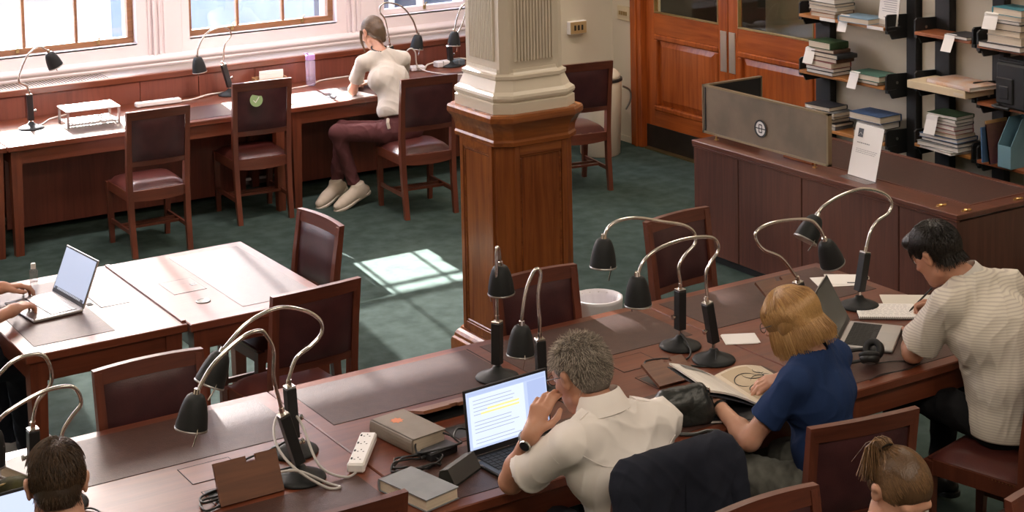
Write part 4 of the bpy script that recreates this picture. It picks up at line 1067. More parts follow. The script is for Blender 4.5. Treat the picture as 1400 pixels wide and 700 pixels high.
# ================================================================== power strips, adapters, cables
def strip(label, loc, rot, L, n, m=None):
    t = thing('power_strip', loc, rot, label, 'power strip')
    m = m or M['white']
    build('body', MB().box(-.03, .03, -L / 2, L / 2, .002, .036, bev=.006), m, t)
    dots = MB()
    for i in range(n):
        y = -L / 2 + L * (i + .5) / n
        for dx, dy, w, h in ((0, .010, .004, .007), (-.010, -.006, .006, .004), (.010, -.006, .006, .004)):
            dots.box(dx - w / 2, dx + w / 2, y + dy - h / 2, y + dy + h / 2, .036, .0366)
        dots.box(-.024, -.018, y - .006, y + .006, .036, .038)
    build('sockets', dots, M['blackmatt'], t)
    build('end_cap', MB().box(-.031, .031, -L / 2 - .012, -L / 2 + .02, .001, .037, bev=.007), m, t)
    return t
strip('white power strip lying on the long table by the twin lamps', (2.605, 5.19, TZ + .001), math.radians(-37), .27, 4)
strip('white power strip lying at the back of the window table', (4.275, 11.68, TZ + .001), math.radians(-92), .33, 4)
def cable(label, pts, r, m, sm=6, name='cable'):
    o = build(name, MB().tube([Vector(p) - Vector(pts[0]) for p in pts], r, 8, smooth=sm), m, loc=pts[0], smooth=True)
    tag(o, label, 'cable'); return o
z_ = TZ + .006
cable('grey-white mains cable looping over the front lamp base to the power strip', [(2.535, 5.085, z_), (2.47, 5.06, z_), (2.41, 5.14, z_ + .03), (2.43, 5.33, z_ + .12), (2.40, 5.40, z_ + .15), (2.33, 5.33, z_ + .13), (2.29, 5.22, z_ + .10), (2.30, 5.10, z_ + .06), (2.38, 5.02, z_), (2.42, 5.00, z_), (2.40, 5.05, z_), (2.30, 5.09, z_ + .055), (2.22, 5.15, z_ + .035), (2.17, 5.20, z_), (2.19, 5.23, z_)], .0048, mat('grey_cable', (.46, .43, .41), .5))
cable('black lead from the rear twin lamp to the raised flap', [(2.40, 5.37, TZ + .05), (2.34, 5.40, z_ + .01), (2.25, 5.40, z_), (2.16, 5.33, z_), (2.10, 5.24, z_), (2.00, 5.20, z_), (1.98, 5.13, z_ + .01), (2.04, 5.15, z_)], .004, M['cable_b'])
cable('black lead from the front twin lamp under the raised flap', [(2.32, 5.15, TZ + .05), (2.26, 5.22, z_ + .01), (2.20, 5.22, z_), (2.10, 5.17, z_), (1.99, 5.17, z_), (1.97, 5.09, z_), (2.03, 5.10, z_)], .004, M['cable_b'])
# coil of laptop lead
pts = []
for k in range(46):
    a = k / 46 * 2 * PI * 3.3
    r = .075 + .012 * math.sin(k * 1.3); pts.append((2.72 + .09 * math.cos(a) + .012 * math.sin(k), 5.01 + .055 * math.sin(a) + .01 * math.cos(k * .7), z_ + .004 * (k % 5)))
cable('coil of black laptop lead beside the grey book', pts, .0038, M['cable_b'], 3)
pts = []
for k in range(30):
    a = k / 30 * 2 * PI * 2 + .5
    pts.append((2.845 + .085 * math.cos(a), 5.065 + .075 * math.sin(a), z_ + .012 + .03 * abs(math.sin(a))))
cable('black lead looped over the laptop adapter', pts + [(2.93, 5.10, z_ + .02), (2.98, 5.16, z_ + .02), (3.02, 5.15, z_ + .01)], .0038, M['cable_b'], 3)
ad = thing('laptop_adapter', (2.835, 5.045, TZ + .001), math.radians(12), 'black laptop adapter inside the cable coil', 'adapter')
build('body', MB().box(-.065, .065, -.032, .032, 0, .032, bev=.005), M['lapblack'], ad)
build('lead_stub', MB().tube([(-.065, 0, .016), (-.085, 0, .014)], .006, 8), M['cable_b'], ad)
gc = thing('spectacle_case', (2.80, 4.845, TZ + .001), math.radians(28), 'dark wedge-shaped spectacle case in front of the black laptop', 'case')
build('body', MB().rings([[Vector((x, y, z)) for y, z in ((-.035, 0), (.035, 0), (.026, .045), (-.008, .058))] for x in (-.085, -.07, .07, .085)]), mat('case_dark', (0.014, 0.016, 0.014), 0.7), gc)
build('flap', MB().rings([[Vector((x, y, z)) for y, z in ((-.0375, .01), (-.036, .008), (-.0085, .060), (.026, .047), (.0265, .0485), (-.0085, .0615))] for x in (-.086, 0, .086)]), mat('case_edge', (0.05, 0.045, 0.04), 0.7), gc)
mt = thing('memory_stick', (2.925, 4.90, TZ + .012), math.radians(25), 'small pale plug in the side of the black laptop', 'plug')
build('body', MB().box(-.03, .0, -.008, .008, -.004, .004, bev=.002), mat('plug_pale', (0.55, 0.42, 0.30), 0.5), mt)
build('tip', MB().box(0, .012, -.006, .006, -.0025, .0025), M['steel'], mt)
cable('thin dark lead curling from the front lamp of the middle pair', [(4.22, 5.42, TZ + .06), (4.20, 5.33, z_ + .01), (4.13, 5.28, z_), (4.05, 5.32, z_ + .01), (3.99, 5.36, z_), (3.96, 5.31, z_)], .0038, M['cable_b'])
cable('second dark lead lying behind the raised flap', [(4.23, 5.20, TZ + .05), (4.18, 5.16, z_), (4.10, 5.22, z_), (4.03, 5.27, z_), (3.99, 5.24, z_)], .0038, M['cable_b'])
cable('dark lead on the table beside the dark-haired man at the bottom left', [(1.45, 5.25, z_), (1.56, 5.33, z_), (1.66, 5.33, z_), (1.67, 5.22, z_), (1.58, 5.10, z_), (1.50, 5.06, z_)], .0032, M['cable_b'])
cable('white cable running to the window lamp behind the power strip', [(4.44, 11.68, z_), (4.55, 11.70, z_), (4.68, 11.74, z_ + .01), (4.80, 11.80, z_), (4.95, 11.78, z_), (5.05, 11.72, z_)], .007, M['cable_w'])
cable('white cable behind the purple water bottle', [(5.06, 11.70, z_), (5.30, 11.62, z_), (5.50, 11.66, z_), (5.65, 11.78, z_), (5.90, 11.80, z_)], .006, M['cable_w'])
cable('white cable between the sockets right of the woman in white', [(6.42, 11.74, z_), (6.52, 11.70, z_), (6.62, 11.78, z_ + .02), (6.90, 11.80, z_ + .03), (7.04, 11.80, z_)], .007, M['cable_w'])
cable('white cable arching down from the lamp behind the woman in white', [(6.28, 11.70, TZ + .06), (6.33, 11.60, TZ + .20), (6.40, 11.62, TZ + .17), (6.44, 11.64, z_ + .03), (6.52, 11.45, z_), (6.66, 11.30, z_), (6.80, 11.30, z_)], .0055, M['cable_w'])
cable('white cable below the lamp at the left end of the window table', [(3.28, 11.46, TZ + .012), (3.36, 11.52, z_), (3.46, 11.66, z_), (3.60, 11.74, z_)], .006, M['cable_w'])
for i, (x, y, c, lab) in enumerate(((6.46, 11.70, (0.72, 0.68, 0.70), 'white plug block right of the woman in white'), (6.70, 11.72, (0.72, 0.68, 0.70), 'white double plug block beside the column'), (6.83, 11.70, (0.10, 0.13, 0.16), 'dark blue plug block beside the column'))):
    t = thing('plug_block', (x, y, TZ + .001), math.radians(-10 + 8 * i), lab, 'plug')
    cm = mat('plug_%d' % i, c, .45)
    build('body', MB().box(-.06 if i < 2 else -.05, .06, -.04, .04, 0, .05 if i else .04, bev=.008), cm, t)
    build('ridge', MB().box(-.008, -.003, -.041, .041, .005, .051 if i else .041), M['steel'], t)
# small things on the window tables
rs = thing('laptop_riser', (3.655, 11.385, TZ), math.radians(-3), 'white laptop riser on four grey legs, on the left window table', 'stand')
build('top', MB().box(-.19, .19, -.13, .13, .112, .122, bev=.003), mat('riser_white', (0.80, 0.78, 0.78), 0.5), rs)
sh = MB()
for k in range(15): sh.box(-.17 + k * .024, -.158 + k * .024, -.115, .115, .018, .024)
sh.box(-.185, .185, -.125, -.113, .016, .026).box(-.185, .185, .113, .125, .016, .026)
build('wire_shelf', sh, M['steel'], rs)
for sx in (-1, 1):
    for sy in (-1, 1):
        build('leg', MB().box(sx * .178 - .008, sx * .178 + .008, sy * .118 - .008, sy * .118 + .008, 0, .112), M['steel'], rs)
bx = thing('letter_box', (5.19, 11.745, TZ), math.radians(-4), 'small wooden letter box holding papers, at the back of the window table', 'box')
bw = mat('box_wood', (0.42, 0.22, 0.10), 0.5)
for nm, q in (('side', (-.125, .125, -.05, -.042, 0, .085)), ('side', (-.125, .125, .042, .05, 0, .095)), ('side', (-.125, -.117, -.042, .042, 0, .09)), ('side', (.117, .125, -.042, .042, 0, .09)), ('base', (-.117, .117, -.042, .042, 0, .006))): build(nm, MB().box(*q), bw, bx)
for i, (y, h_, m_, wd_) in enumerate(((-.02, .115, 'paper', 'front and lowest'), (0, .135, 'paper', 'middle and tallest'), (.018, .125, 'pagew', 'rear cream'))):
    t = thing('leaflet', (5.20 + i * .01, 11.745 + y, TZ + .007), math.radians(-4), wd_ + ' leaflet standing in the wooden letter box', 'leaflet', 'leaflets in the wooden letter box')
    build('sheet', MB().box(-.10, .09, -.004, .004, 0, h_), M[m_], t)
bt = thing('water_bottle', (5.495, 11.655, TZ), 0, 'clear purple water bottle with a violet lid on the window table', 'bottle')
pg_ = glass('purple_plastic', (0.93, 0.90, 0.96), .05, ((0.78, 0.70, 0.88), .22))
build('body', MB().lathe([(0, .002), (.034, .002), (.037, .008), (.037, .19), (.033, .205), (.033, .21)], 28, cap=False), pg_, bt, smooth=True)
build('water', MB().lathe([(0, .006), (.034, .008), (.034, .07), (0, .07)], 24), glass('water', (0.88, 0.86, 0.92)), bt, smooth=True)
build('lid', MB().lathe([(.036, .205), (.037, .208), (.036, .24), (.024, .248), (0, .25)], 28), mat('lid_violet', (0.42, 0.25, 0.55), 0.4), bt, smooth=False)
build('spout', MB().tube([(-.012, 0, .246), (-.03, 0, .256), (-.05, 0, .253)], .007, 8), mat('spout_violet', (0.50, 0.33, 0.60), 0.4), bt)
for (x, y, w, d, r, lab) in ((5.22, 11.20, .34, .24, -4, 'open white pages lying in the sun by the woman in white'), (5.58, 11.12, .22, .28, 8, 'white sheet under the arm of the woman in white')):
    t = thing('open_pages', (x, y, TZ + .002), math.radians(r), lab, 'paper')
    build('sheet', MB().box(-w / 2, w / 2, -d / 2, d / 2, 0, .002), M['paper'], t)
    build('top_sheet', MB().box(-w / 2 + .01, .0, -d / 2 + .006, d / 2 - .01, .002, .005, bev=.001), M['paper'], t)
pn = thing('phone', (5.43, 11.16, TZ + .002), math.radians(-35), 'thin grey phone lying beside the white pages', 'phone')
build('body', MB().box(-.035, .035, -.07, .07, 0, .008, bev=.003), mat('phone_grey', (0.22, 0.22, 0.27), 0.3), pn)
build('screen', MB().box(-.031, .031, -.064, .064, .008, .0086), M['lapblack'], pn)
tr = thing('paper_tray', (6.93, 11.25, TZ), 0, 'shallow wooden tray with white papers just right of the column', 'tray')
for nm, q in (('side', (-.16, .16, -.11, -.10, 0, .05)), ('side', (-.16, .16, .10, .11, 0, .05)), ('side', (-.16, -.15, -.10, .10, 0, .05)), ('side', (.15, .16, -.10, .10, 0, .05)), ('base', (-.15, .15, -.10, .10, 0, .006))): build(nm, MB().box(*q), bw, tr)
t = thing('paper_stack', (6.93, 11.25, TZ + .007), math.radians(5), 'white paper stack in the wooden tray', 'paper'); build('sheets', MB().box(-.13, .13, -.09, .09, 0, .055), M['pagew'], t); build('top_sheet', MB().box(-.13, .125, -.088, .09, .0555, .057), M['paper'], t)
bo = thing('glue_bottle', (2.245, 8.035 - .09, TZ), 0, 'small clear bottle with a white cap at the back of the left table', 'bottle')
build('body', MB().lathe([(0, 0), (.019, 0), (.020, .004), (.020, .055), (.012, .068)], 20), M['acryl'], bo, smooth=True)
build('cap', MB().lathe([(.012, .066), (.012, .09), (.010, .093), (0, .093)], 18), mat('cap_white', (0.6, 0.62, 0.60), .4), bo)

# ================================================================== laptops
def laptop(label, loc, rot, w, d, ang, body, bez, screen, keym, sh=None):
    """user sits on local -y; hinge on y = 0"""
    t = thing('laptop', loc, rot, label, 'laptop', 'laptops on the tables')
    b = build('base', MB().box(-w / 2, w / 2, -d, 0, .003, .016, bev=.004), body, t)
    kb = MB(); kw = w * .86
    kz0, kz1 = -.025, -.025 - d * .50
    build('key_well', MB().box(-kw / 2 - .004, kw / 2 + .004, kz1 - .003, kz0 + .003, .016, .0163), M['blackmatt'], b)
    n = 13; rows = 6
    for r in range(rows):
        y1_ = kz0 + (kz1 - kz0) * r / rows; y0_ = kz0 + (kz1 - kz0) * (r + 1) / rows + .003
        for k in range(n):
            if r == rows - 1 and 4 <= k <= 8:
                if k != 4: continue
                x0_, x1_ = -kw / 2 + kw * 4 / n, -kw / 2 + kw * 9 / n - .003
            else: x0_, x1_ = -kw / 2 + kw * k / n, -kw / 2 + kw * (k + 1) / n - .003
            kb.box(x0_, x1_, y0_, y1_, .0163, .018)
    k = build('keys', kb, keym, b); k['kind'] = 'stuff'
    build('touchpad', MB().box(-w * .16, w * .16, -d + .012, -d * .58 - .012, .016, .0164), mat('touchpad', tuple(.85 * c for c in body.node_tree.nodes['Principled BSDF'].inputs['Base Color'].default_value[:3]), .3), b)
    mm = Matrix.Translation((0, 0, .016)) @ Matrix.Rotation(math.radians(-(ang - 90)), 4, 'X')
    H = sh or d * .97
    lid = build('lid', MB().box(-w / 2, w / 2, -.003, .004, 0, H, bev=.002).xf(mm), body, t)
    build('bezel', MB().box(-w / 2 + .002, w / 2 - .002, -.0042, -.003, .004, H - .002).xf(mm), bez, lid)
    sc = build('screen', MB().box(-w / 2 + .008, w / 2 - .008, -.0050, -.0042, .022, H - .010).xf(mm), screen, lid)
    return t, sc, mm, H
sc_blue = emis('screen_glow', (0.56, 0.66, 0.95), .72)
t, sc, mm, H = laptop('open black laptop with a highlighted document, before the grey-haired man', (3.075, 4.945, TZ), math.radians(4), .37, .245, 97, M['lapblack'], M['lapblack'], sc_blue, M['blackmatt'], .235)
x0_, x1_ = -.14, .06
doc = build('document', MB().box(-.165, .075, -.0056, -.0050, .03, H - .028).xf(mm), emis('doc_glow', (0.70, 0.78, 1.0), .82), sc)
ln = MB(); hl = MB()
random.seed(3)
for i in range(13):
    z = H - .045 - i * .0125
    if i in (5, 10): continue
    ln.box(-.15, -.15 + random.uniform(.16, .20), -.0060, -.0056, z, z + .0022)
    if i in (3, 4): hl.box(-.12 + .03 * (4 - i), .05, -.0064, -.0060, z - .002, z + .005)
build('text_lines', ln.xf(mm), emis('text_grey', (0.45, 0.50, 0.66), .62), doc)
build('highlight', hl.xf(mm), emis('highlight_yellow', (0.85, 0.74, 0.30), .85), doc)
build('toolbar', MB().box(-.172, .172, -.0056, -.0050, H - .026, H - .014).xf(mm), emis('toolbar_glow', (0.48, 0.58, 0.86), .72), sc)
build('sidebar', MB().box(.09, .172, -.0056, -.0050, .03, H - .03).xf(mm), emis('sidebar_glow', (0.50, 0.60, 0.92), .66), sc)
t, sc, mm, H = laptop('silver laptop typed on by the person at the left edge', (2.277, 7.52, TZ), math.radians(-84), .345, .235, 112, M['alu'], M['lapblack'], emis('screen_pale', (0.55, 0.60, 0.78), .62), M['alu'], .225)
dkb = MB().box(-.154, .154, -.0056, -.0050, .022, .034)
build('dock_bar', dkb.xf(mm), emis('dock_dark', (0.10, 0.11, 0.16), .3), sc)
ic = MB()
for k in range(16): ic.box(-.125 + k * .0158, -.125 + k * .0158 + .010, -.0060, -.0056, .0235, .0325)
build('icons', ic.xf(mm), emis('icons_pale', (0.7, 0.72, 0.8), .5), sc)
t, sc, mm, H = laptop('silver laptop between the blonde woman and the man in the striped shirt', (4.862, 5.125, TZ), math.radians(37), .325, .228, 118, M['alu'], M['lapblack'], mat('screen_off', (.09, .095, .09), .25), M['blackmatt'], .22)
t, sc, mm, H = laptop('laptop whose lit screen edge shows at the bottom left corner', (1.27, 5.05, TZ), math.radians(3), .34, .235, 108, M['lapblack'], M['lapblack'], emis('screen_bl', (0.62, 0.70, 0.95), .8), M['blackmatt'], .22)

# ================================================================== bag, headphones, pouch
# ================================================================== soft shapes: signed distance fields turned into meshes
def A3(v): return np.array([float(v[0]), float(v[1]), float(v[2])])
def cap(a, b, ra, rb=None, k=.02, cuts=(), sc=None, sub=False):
    return dict(t='cap', a=A3(a), b=A3(b), ra=ra, rb=ra if rb is None else rb, k=k, cuts=[(A3(p), A3(n) / np.linalg.norm(A3(n))) for p, n in cuts], sc=sc, sub=sub)
def ell(c, r, R=None, k=.02, cuts=(), sub=False):
    return dict(t='ell', c=A3(c), r=A3(r), R=np.eye(3) if R is None else np.array(R), k=k, cuts=[(A3(p), A3(n) / np.linalg.norm(A3(n))) for p, n in cuts], sub=sub)
def rbox(c, h, r, R=None, k=.02, cuts=(), sub=False):
    return dict(t='box', c=A3(c), h=A3(h), r=r, R=np.eye(3) if R is None else np.array(R), k=k, cuts=[(A3(p), A3(n) / np.linalg.norm(A3(n))) for p, n in cuts], sub=sub)
def _bb(p):
    if p['t'] == 'cap':
        m = max(p['ra'], p['rb']); return np.minimum(p['a'], p['b']) - m, np.maximum(p['a'], p['b']) + m
    if p['t'] == 'ell':
        e = np.sqrt(((p['R'] * p['r'][None, :]) ** 2).sum(1)); return p['c'] - e, p['c'] + e
    e = (np.abs(p['R']) * p['h'][None, :]).sum(1); return p['c'] - e, p['c'] + e
def _ev(p, X, Y, Z):
    if p['t'] == 'cap':
        a, b = p['a'], p['b']; d = b - a; L2 = float(d @ d) + 1e-12
        px, py, pz = X - a[0], Y - a[1], Z - a[2]
        t = np.clip((px * d[0] + py * d[1] + pz * d[2]) / L2, 0, 1)
        D = np.sqrt((px - t * d[0]) ** 2 + (py - t * d[1]) ** 2 + (pz - t * d[2]) ** 2) - (p['ra'] + (p['rb'] - p['ra']) * t)
    else:
        R = p['R']; px, py, pz = X - p['c'][0], Y - p['c'][1], Z - p['c'][2]
        q = [R[0, i] * px + R[1, i] * py + R[2, i] * pz for i in range(3)]
        if p['t'] == 'ell':
            r = p['r']
            k0 = np.sqrt((q[0] / r[0]) ** 2 + (q[1] / r[1]) ** 2 + (q[2] / r[2]) ** 2)
            k1 = np.sqrt((q[0] / r[0] ** 2) ** 2 + (q[1] / r[1] ** 2) ** 2 + (q[2] / r[2] ** 2) ** 2) + 1e-9
            D = k0 * (k0 - 1) / k1
        else:
            h = p['h'] - p['r']
            e = [np.abs(q[i]) - h[i] for i in range(3)]
            D = np.sqrt(np.maximum(e[0], 0) ** 2 + np.maximum(e[1], 0) ** 2 + np.maximum(e[2], 0) ** 2) + np.minimum(np.maximum(np.maximum(e[0], e[1]), e[2]), 0) - p['r']
    for pt, n in p['cuts']:
        D = np.maximum(D, (X - pt[0]) * n[0] + (Y - pt[1]) * n[1] + (Z - pt[2]) * n[2])
    return D
def sdf_mesh(prims, h=.006, cuts=(), relax=2, disp=None, name=''):
    lo = np.min([_bb(p)[0] for p in prims if not p['sub']], 0) - 3 * h - .01
    hi = np.max([_bb(p)[1] for p in prims if not p['sub']], 0) + 3 * h + .01
    n = np.ceil((hi - lo) / h).astype(int) + 1
    D = np.full(n, .5, np.float32)
    ax = [(lo[i] + h * np.arange(n[i])).astype(np.float32) for i in range(3)]
    for p in prims:
        a, b = _bb(p); mg = p['k'] + 3 * h + .012
        i0 = np.clip(((a - mg - lo) / h).astype(int), 0, n - 1); i1 = np.clip(np.ceil((b + mg - lo) / h).astype(int) + 1, 1, n)
        if np.any(i1 <= i0): continue
        sl = tuple(slice(i0[i], i1[i]) for i in range(3))
        X = ax[0][sl[0]][:, None, None]; Y = ax[1][sl[1]][None, :, None]; Z = ax[2][sl[2]][None, None, :]
        E = _ev(p, X, Y, Z).astype(np.float32); O = D[sl]; k = max(p['k'], 1e-5)
        if p['sub']:
            E = -E; q = np.maximum(k - np.abs(O - E), 0) / k
            D[sl] = np.maximum(O, E) + q * q * k * .25
        else:
            q = np.maximum(k - np.abs(O - E), 0) / k
            D[sl] = np.minimum(O, E) - q * q * k * .25
    for pt, nn in cuts:
        pt = A3(pt); nn = A3(nn) / np.linalg.norm(A3(nn))
        D = np.maximum(D, ((ax[0][:, None, None] - pt[0]) * nn[0] + (ax[1][None, :, None] - pt[1]) * nn[1] + (ax[2][None, None, :] - pt[2]) * nn[2]).astype(np.float32))
    # naive surface nets
    S = D < 0
    cnt = np.zeros(n - 1, np.int8)
    for dx in (0, 1):
        for dy in (0, 1):
            for dz in (0, 1):
                cnt += S[dx:n[0] - 1 + dx, dy:n[1] - 1 + dy, dz:n[2] - 1 + dz]
    act = (cnt > 0) & (cnt < 8)
    I = np.argwhere(act)
    C = {}
    for c in range(8):
        dx, dy, dz = c & 1, (c >> 1) & 1, (c >> 2) & 1
        C[c] = D[I[:, 0] + dx, I[:, 1] + dy, I[:, 2] + dz]
    acc = np.zeros((len(I), 3)); w = np.zeros(len(I))
    off = [np.array([c & 1, (c >> 1) & 1, (c >> 2) & 1], float) for c in range(8)]
    for c in range(8):
        for bit in (1, 2, 4):
            if c & bit: continue
            e = c | bit; a, b = C[c], C[e]; m = (a < 0) != (b < 0)
            t = np.where(m, a / np.where(m, a - b, 1), 0)
            acc += np.where(m[:, None], off[c] + (off[e] - off[c]) * t[:, None], 0); w += m
    V = lo + h * (I + acc / w[:, None])
    idx = np.full(n - 1, -1, np.int32); idx[act] = np.arange(len(I))
    F = []
    for axis in range(3):
        u, v = [(1, 2), (2, 0), (0, 1)][axis]
        s0 = [slice(None)] * 3; s1 = [slice(None)] * 3
        s0[axis] = slice(0, n[axis] - 1); s1[axis] = slice(1, n[axis])
        a, b = S[tuple(s0)], S[tuple(s1)]
        E = np.argwhere(a != b)
        E = E[(E[:, u] > 0) & (E[:, v] > 0) & (E[:, u] < n[u] - 1) & (E[:, v] < n[v] - 1)]
        if not len(E): continue
        du = np.zeros(3, int); du[u] = 1; dv = np.zeros(3, int); dv[v] = 1
        g = lambda q: idx[q[:, 0], q[:, 1], q[:, 2]]
        Q = np.stack([g(E - du - dv), g(E - dv), g(E), g(E - du)], 1)
        fl = a[E[:, 0], E[:, 1], E[:, 2]]
        Q[~fl] = Q[~fl][:, ::-1]
        F.append(Q)
    F = np.concatenate(F); F = F[(F >= 0).all(1)]
    for _ in range(relax):
        s = np.zeros_like(V); c = np.zeros(len(V))
        for i in range(4):
            j = F[:, (i + 1) % 4]; np.add.at(s, F[:, i], V[j]); np.add.at(c, F[:, i], 1)
            np.add.at(s, j, V[F[:, i]]); np.add.at(c, j, 1)
        V = V * .5 + .5 * s / np.maximum(c, 1)[:, None]
    if disp is not None:
        fn = np.cross(V[F[:, 2]] - V[F[:, 0]], V[F[:, 3]] - V[F[:, 1]])
        N = np.zeros_like(V)
        for i in range(4): np.add.at(N, F[:, i], fn)
        N /= np.linalg.norm(N, axis=1)[:, None] + 1e-12
        V = V + N * disp(V)[:, None]
    return V, F
def soft(name, prims, m, parent, h=.006, cuts=(), relax=2, disp=None, origin=None):
    V, F = sdf_mesh(prims, h, cuts, relax, disp)
    if origin is not None: V = V - A3(origin)[None, :]
    return build(name, (V, F), m, parent, smooth=True)
def wrinkle(seed, amp=.003, scale=34.0, ani=(1, 1, .5), n=7):
    r = np.random.default_rng(seed)
    K = r.normal(size=(n, 3)) * scale * np.array(ani); ph = r.uniform(0, 6.28, n); K2 = r.normal(size=(n, 3)) * 12; p2 = r.uniform(0, 6.28, n)
    def f(V):
        o = np.zeros(len(V))
        for i in range(n):
            o += np.abs(np.sin(V @ K[i] + ph[i] + 1.2 * np.sin(V @ K2[i] + p2[i]))) ** .7 - .6
        return amp * .8 * o / math.sqrt(n)
    return f

def folds(seed, amp=.005, n=9, z0=None):
    """cloth folds: sharp ridges that come and go over the surface"""
    r = np.random.default_rng(seed)
    K = r.normal(size=(n, 3)) * np.array([1, 1, .55]); K = K / np.linalg.norm(K, axis=1)[:, None] * r.uniform(26, 60, n)[:, None]
    ph = r.uniform(0, 6.28, n); MK = r.normal(size=(n, 3)) * 9; mp = r.uniform(0, 6.28, n); WK = r.normal(size=(n, 3)) * 16; wp = r.uniform(0, 6.28, n)
    def f(V):
        o = np.zeros(len(V))
        for i in range(n):
            m = np.clip(np.sin(V @ MK[i] + mp[i]) * 1.6 - .5, 0, 1)
            o += m * ((1 - np.abs(np.sin(V @ K[i] + ph[i] + .9 * np.sin(V @ WK[i] + wp[i])))) ** 1.6 - .3)
        return amp * o * (1 if z0 is None else np.clip((V[:, 2] - z0) / .06, 0, 1))
    return f

# ---- materials of the people
def skin(name, c, c2=None):
    m = mat(name, c, .5, col2=c2 or tuple(v * f for v, f in zip(c, (.93, .84, .82))), nscale=14, bump=.06, bscale=160)
    b = m.node_tree.nodes['Principled BSDF']
    b.inputs['Subsurface Weight'].default_value = .12; b.inputs['Subsurface Radius'].default_value = (.012, .005, .003); b.inputs['Subsurface Scale'].default_value = .6
    return m
def cloth(name, c, c2=None, rough=.85, bump=.15, bscale=500, ns=6):
    return mat(name, c, rough, col2=c2 or tuple(v * .9 for v in c), nscale=ns, bump=bump, bscale=bscale, spec=.2)
def hairmat(name, c, c2, scale=60, rough=.42):
    return mat(name, c, rough, col2=c2, nscale=scale * 3.2, bump=.25, bscale=240, spec=.4, stretch=(1, 1, .12), detail=3)

# ---- heads
class Frame:
    def __init__(s, c, fwd, up):
        f = A3(fwd); f /= np.linalg.norm(f); u = A3(up); u = u - f * (u @ f); u /= np.linalg.norm(u)
        s.c = A3(c); s.f = f; s.u = u; s.r = np.cross(f, u); s.R = np.stack([s.r, s.f, s.u], 1)
    def p(s, x, y, z): return s.c + s.R @ np.array([x, y, z], float)
def head_prims(F, k=1.0, female=False):
    p = F.p; R = F.R; e = lambda c, r, kk=.02, sub=False: ell(p(*[v * k for v in c]), [v * k for v in r], R, kk, sub=sub)
    P = [e((0, -.012, .028), (.074, .094, .086), .03),
         e((0, .022, -.030), (.062, .068, .082), .035),
         e((0, .050, -.078), (.040 if female else .045, .036, .034), .03),
         e((0, .074, -.098), (.020, .016, .014), .02),
         cap(p(-.050 * k, -.004 * k, -.075 * k), p(0, .068 * k, -.098 * k), .017 * k, .015 * k, .02), cap(p(.050 * k, -.004 * k, -.075 * k), p(0, .068 * k, -.098 * k), .017 * k, .015 * k, .02),
         cap(p(-.036 * k, .078 * k, .022 * k), p(.036 * k, .078 * k, .022 * k), .012 * k, None, .016),
         e((.036, .064, -.028), (.022, .02, .018), .02), e((-.036, .064, -.028), (.022, .02, .018), .02)]
    for s in (-1, 1): P.append(e((s * .032, .096, .004), (.017, .012, .011), .010, True))
    P += [cap(p(0, .088 * k, .012 * k), p(0, .112 * k, -.028 * k), .007 * k, .011 * k, .010), e((.011, .100, -.032), (.008, .009, .007), .006), e((-.011, .100, -.032), (.008, .009, .007), .006),
          cap(p(-.018 * k, .086 * k, -.060 * k), p(.018 * k, .086 * k, -.060 * k), .006 * k, None, .006), cap(p(-.015 * k, .085 * k, -.070 * k), p(.015 * k, .085 * k, -.070 * k), .0065 * k, None, .006)]
    for s in (-1, 1):
        P += [e((s * .0790, -.010, -.008), (.0095, .020, .032), .006), e((s * .0865, -.016, .006), (.0075, .017, .019), .004), e((s * .0905, -.004, -.008), (.006, .008, .015), .004, True)]
        for (x, y, z) in ((s * .032, .078, .003),):
            P.append(e((x, y, z), (.013, .0125, .0125), .003))
    return P
def eyes(F, parent, origin, k=1.0):
    for s in (-1, 1):
        c = F.p(s * .032 * k, .0805 * k, .003 * k)
        b = MB()
        for (r, m_, nm, off) in ((.0118, M['eyewhite'], 'eye', 0.0), (.0055, M['iris'], 'iris', .0085)):
            q = MB().lathe([(r * math.sin(PI * j / 8) if 0 < j < 8 else 0, -r * math.cos(PI * j / 8)) for j in range(9)], 14)
            q.xf(Matrix.Translation(Vector(c + F.f * off * k - A3(origin))))
            build(nm, q, m_, parent, smooth=True)
M['eyewhite'] = mat('eye_white', (.75, .72, .70), .2); M['iris'] = mat('iris', (.05, .035, .025), .2)

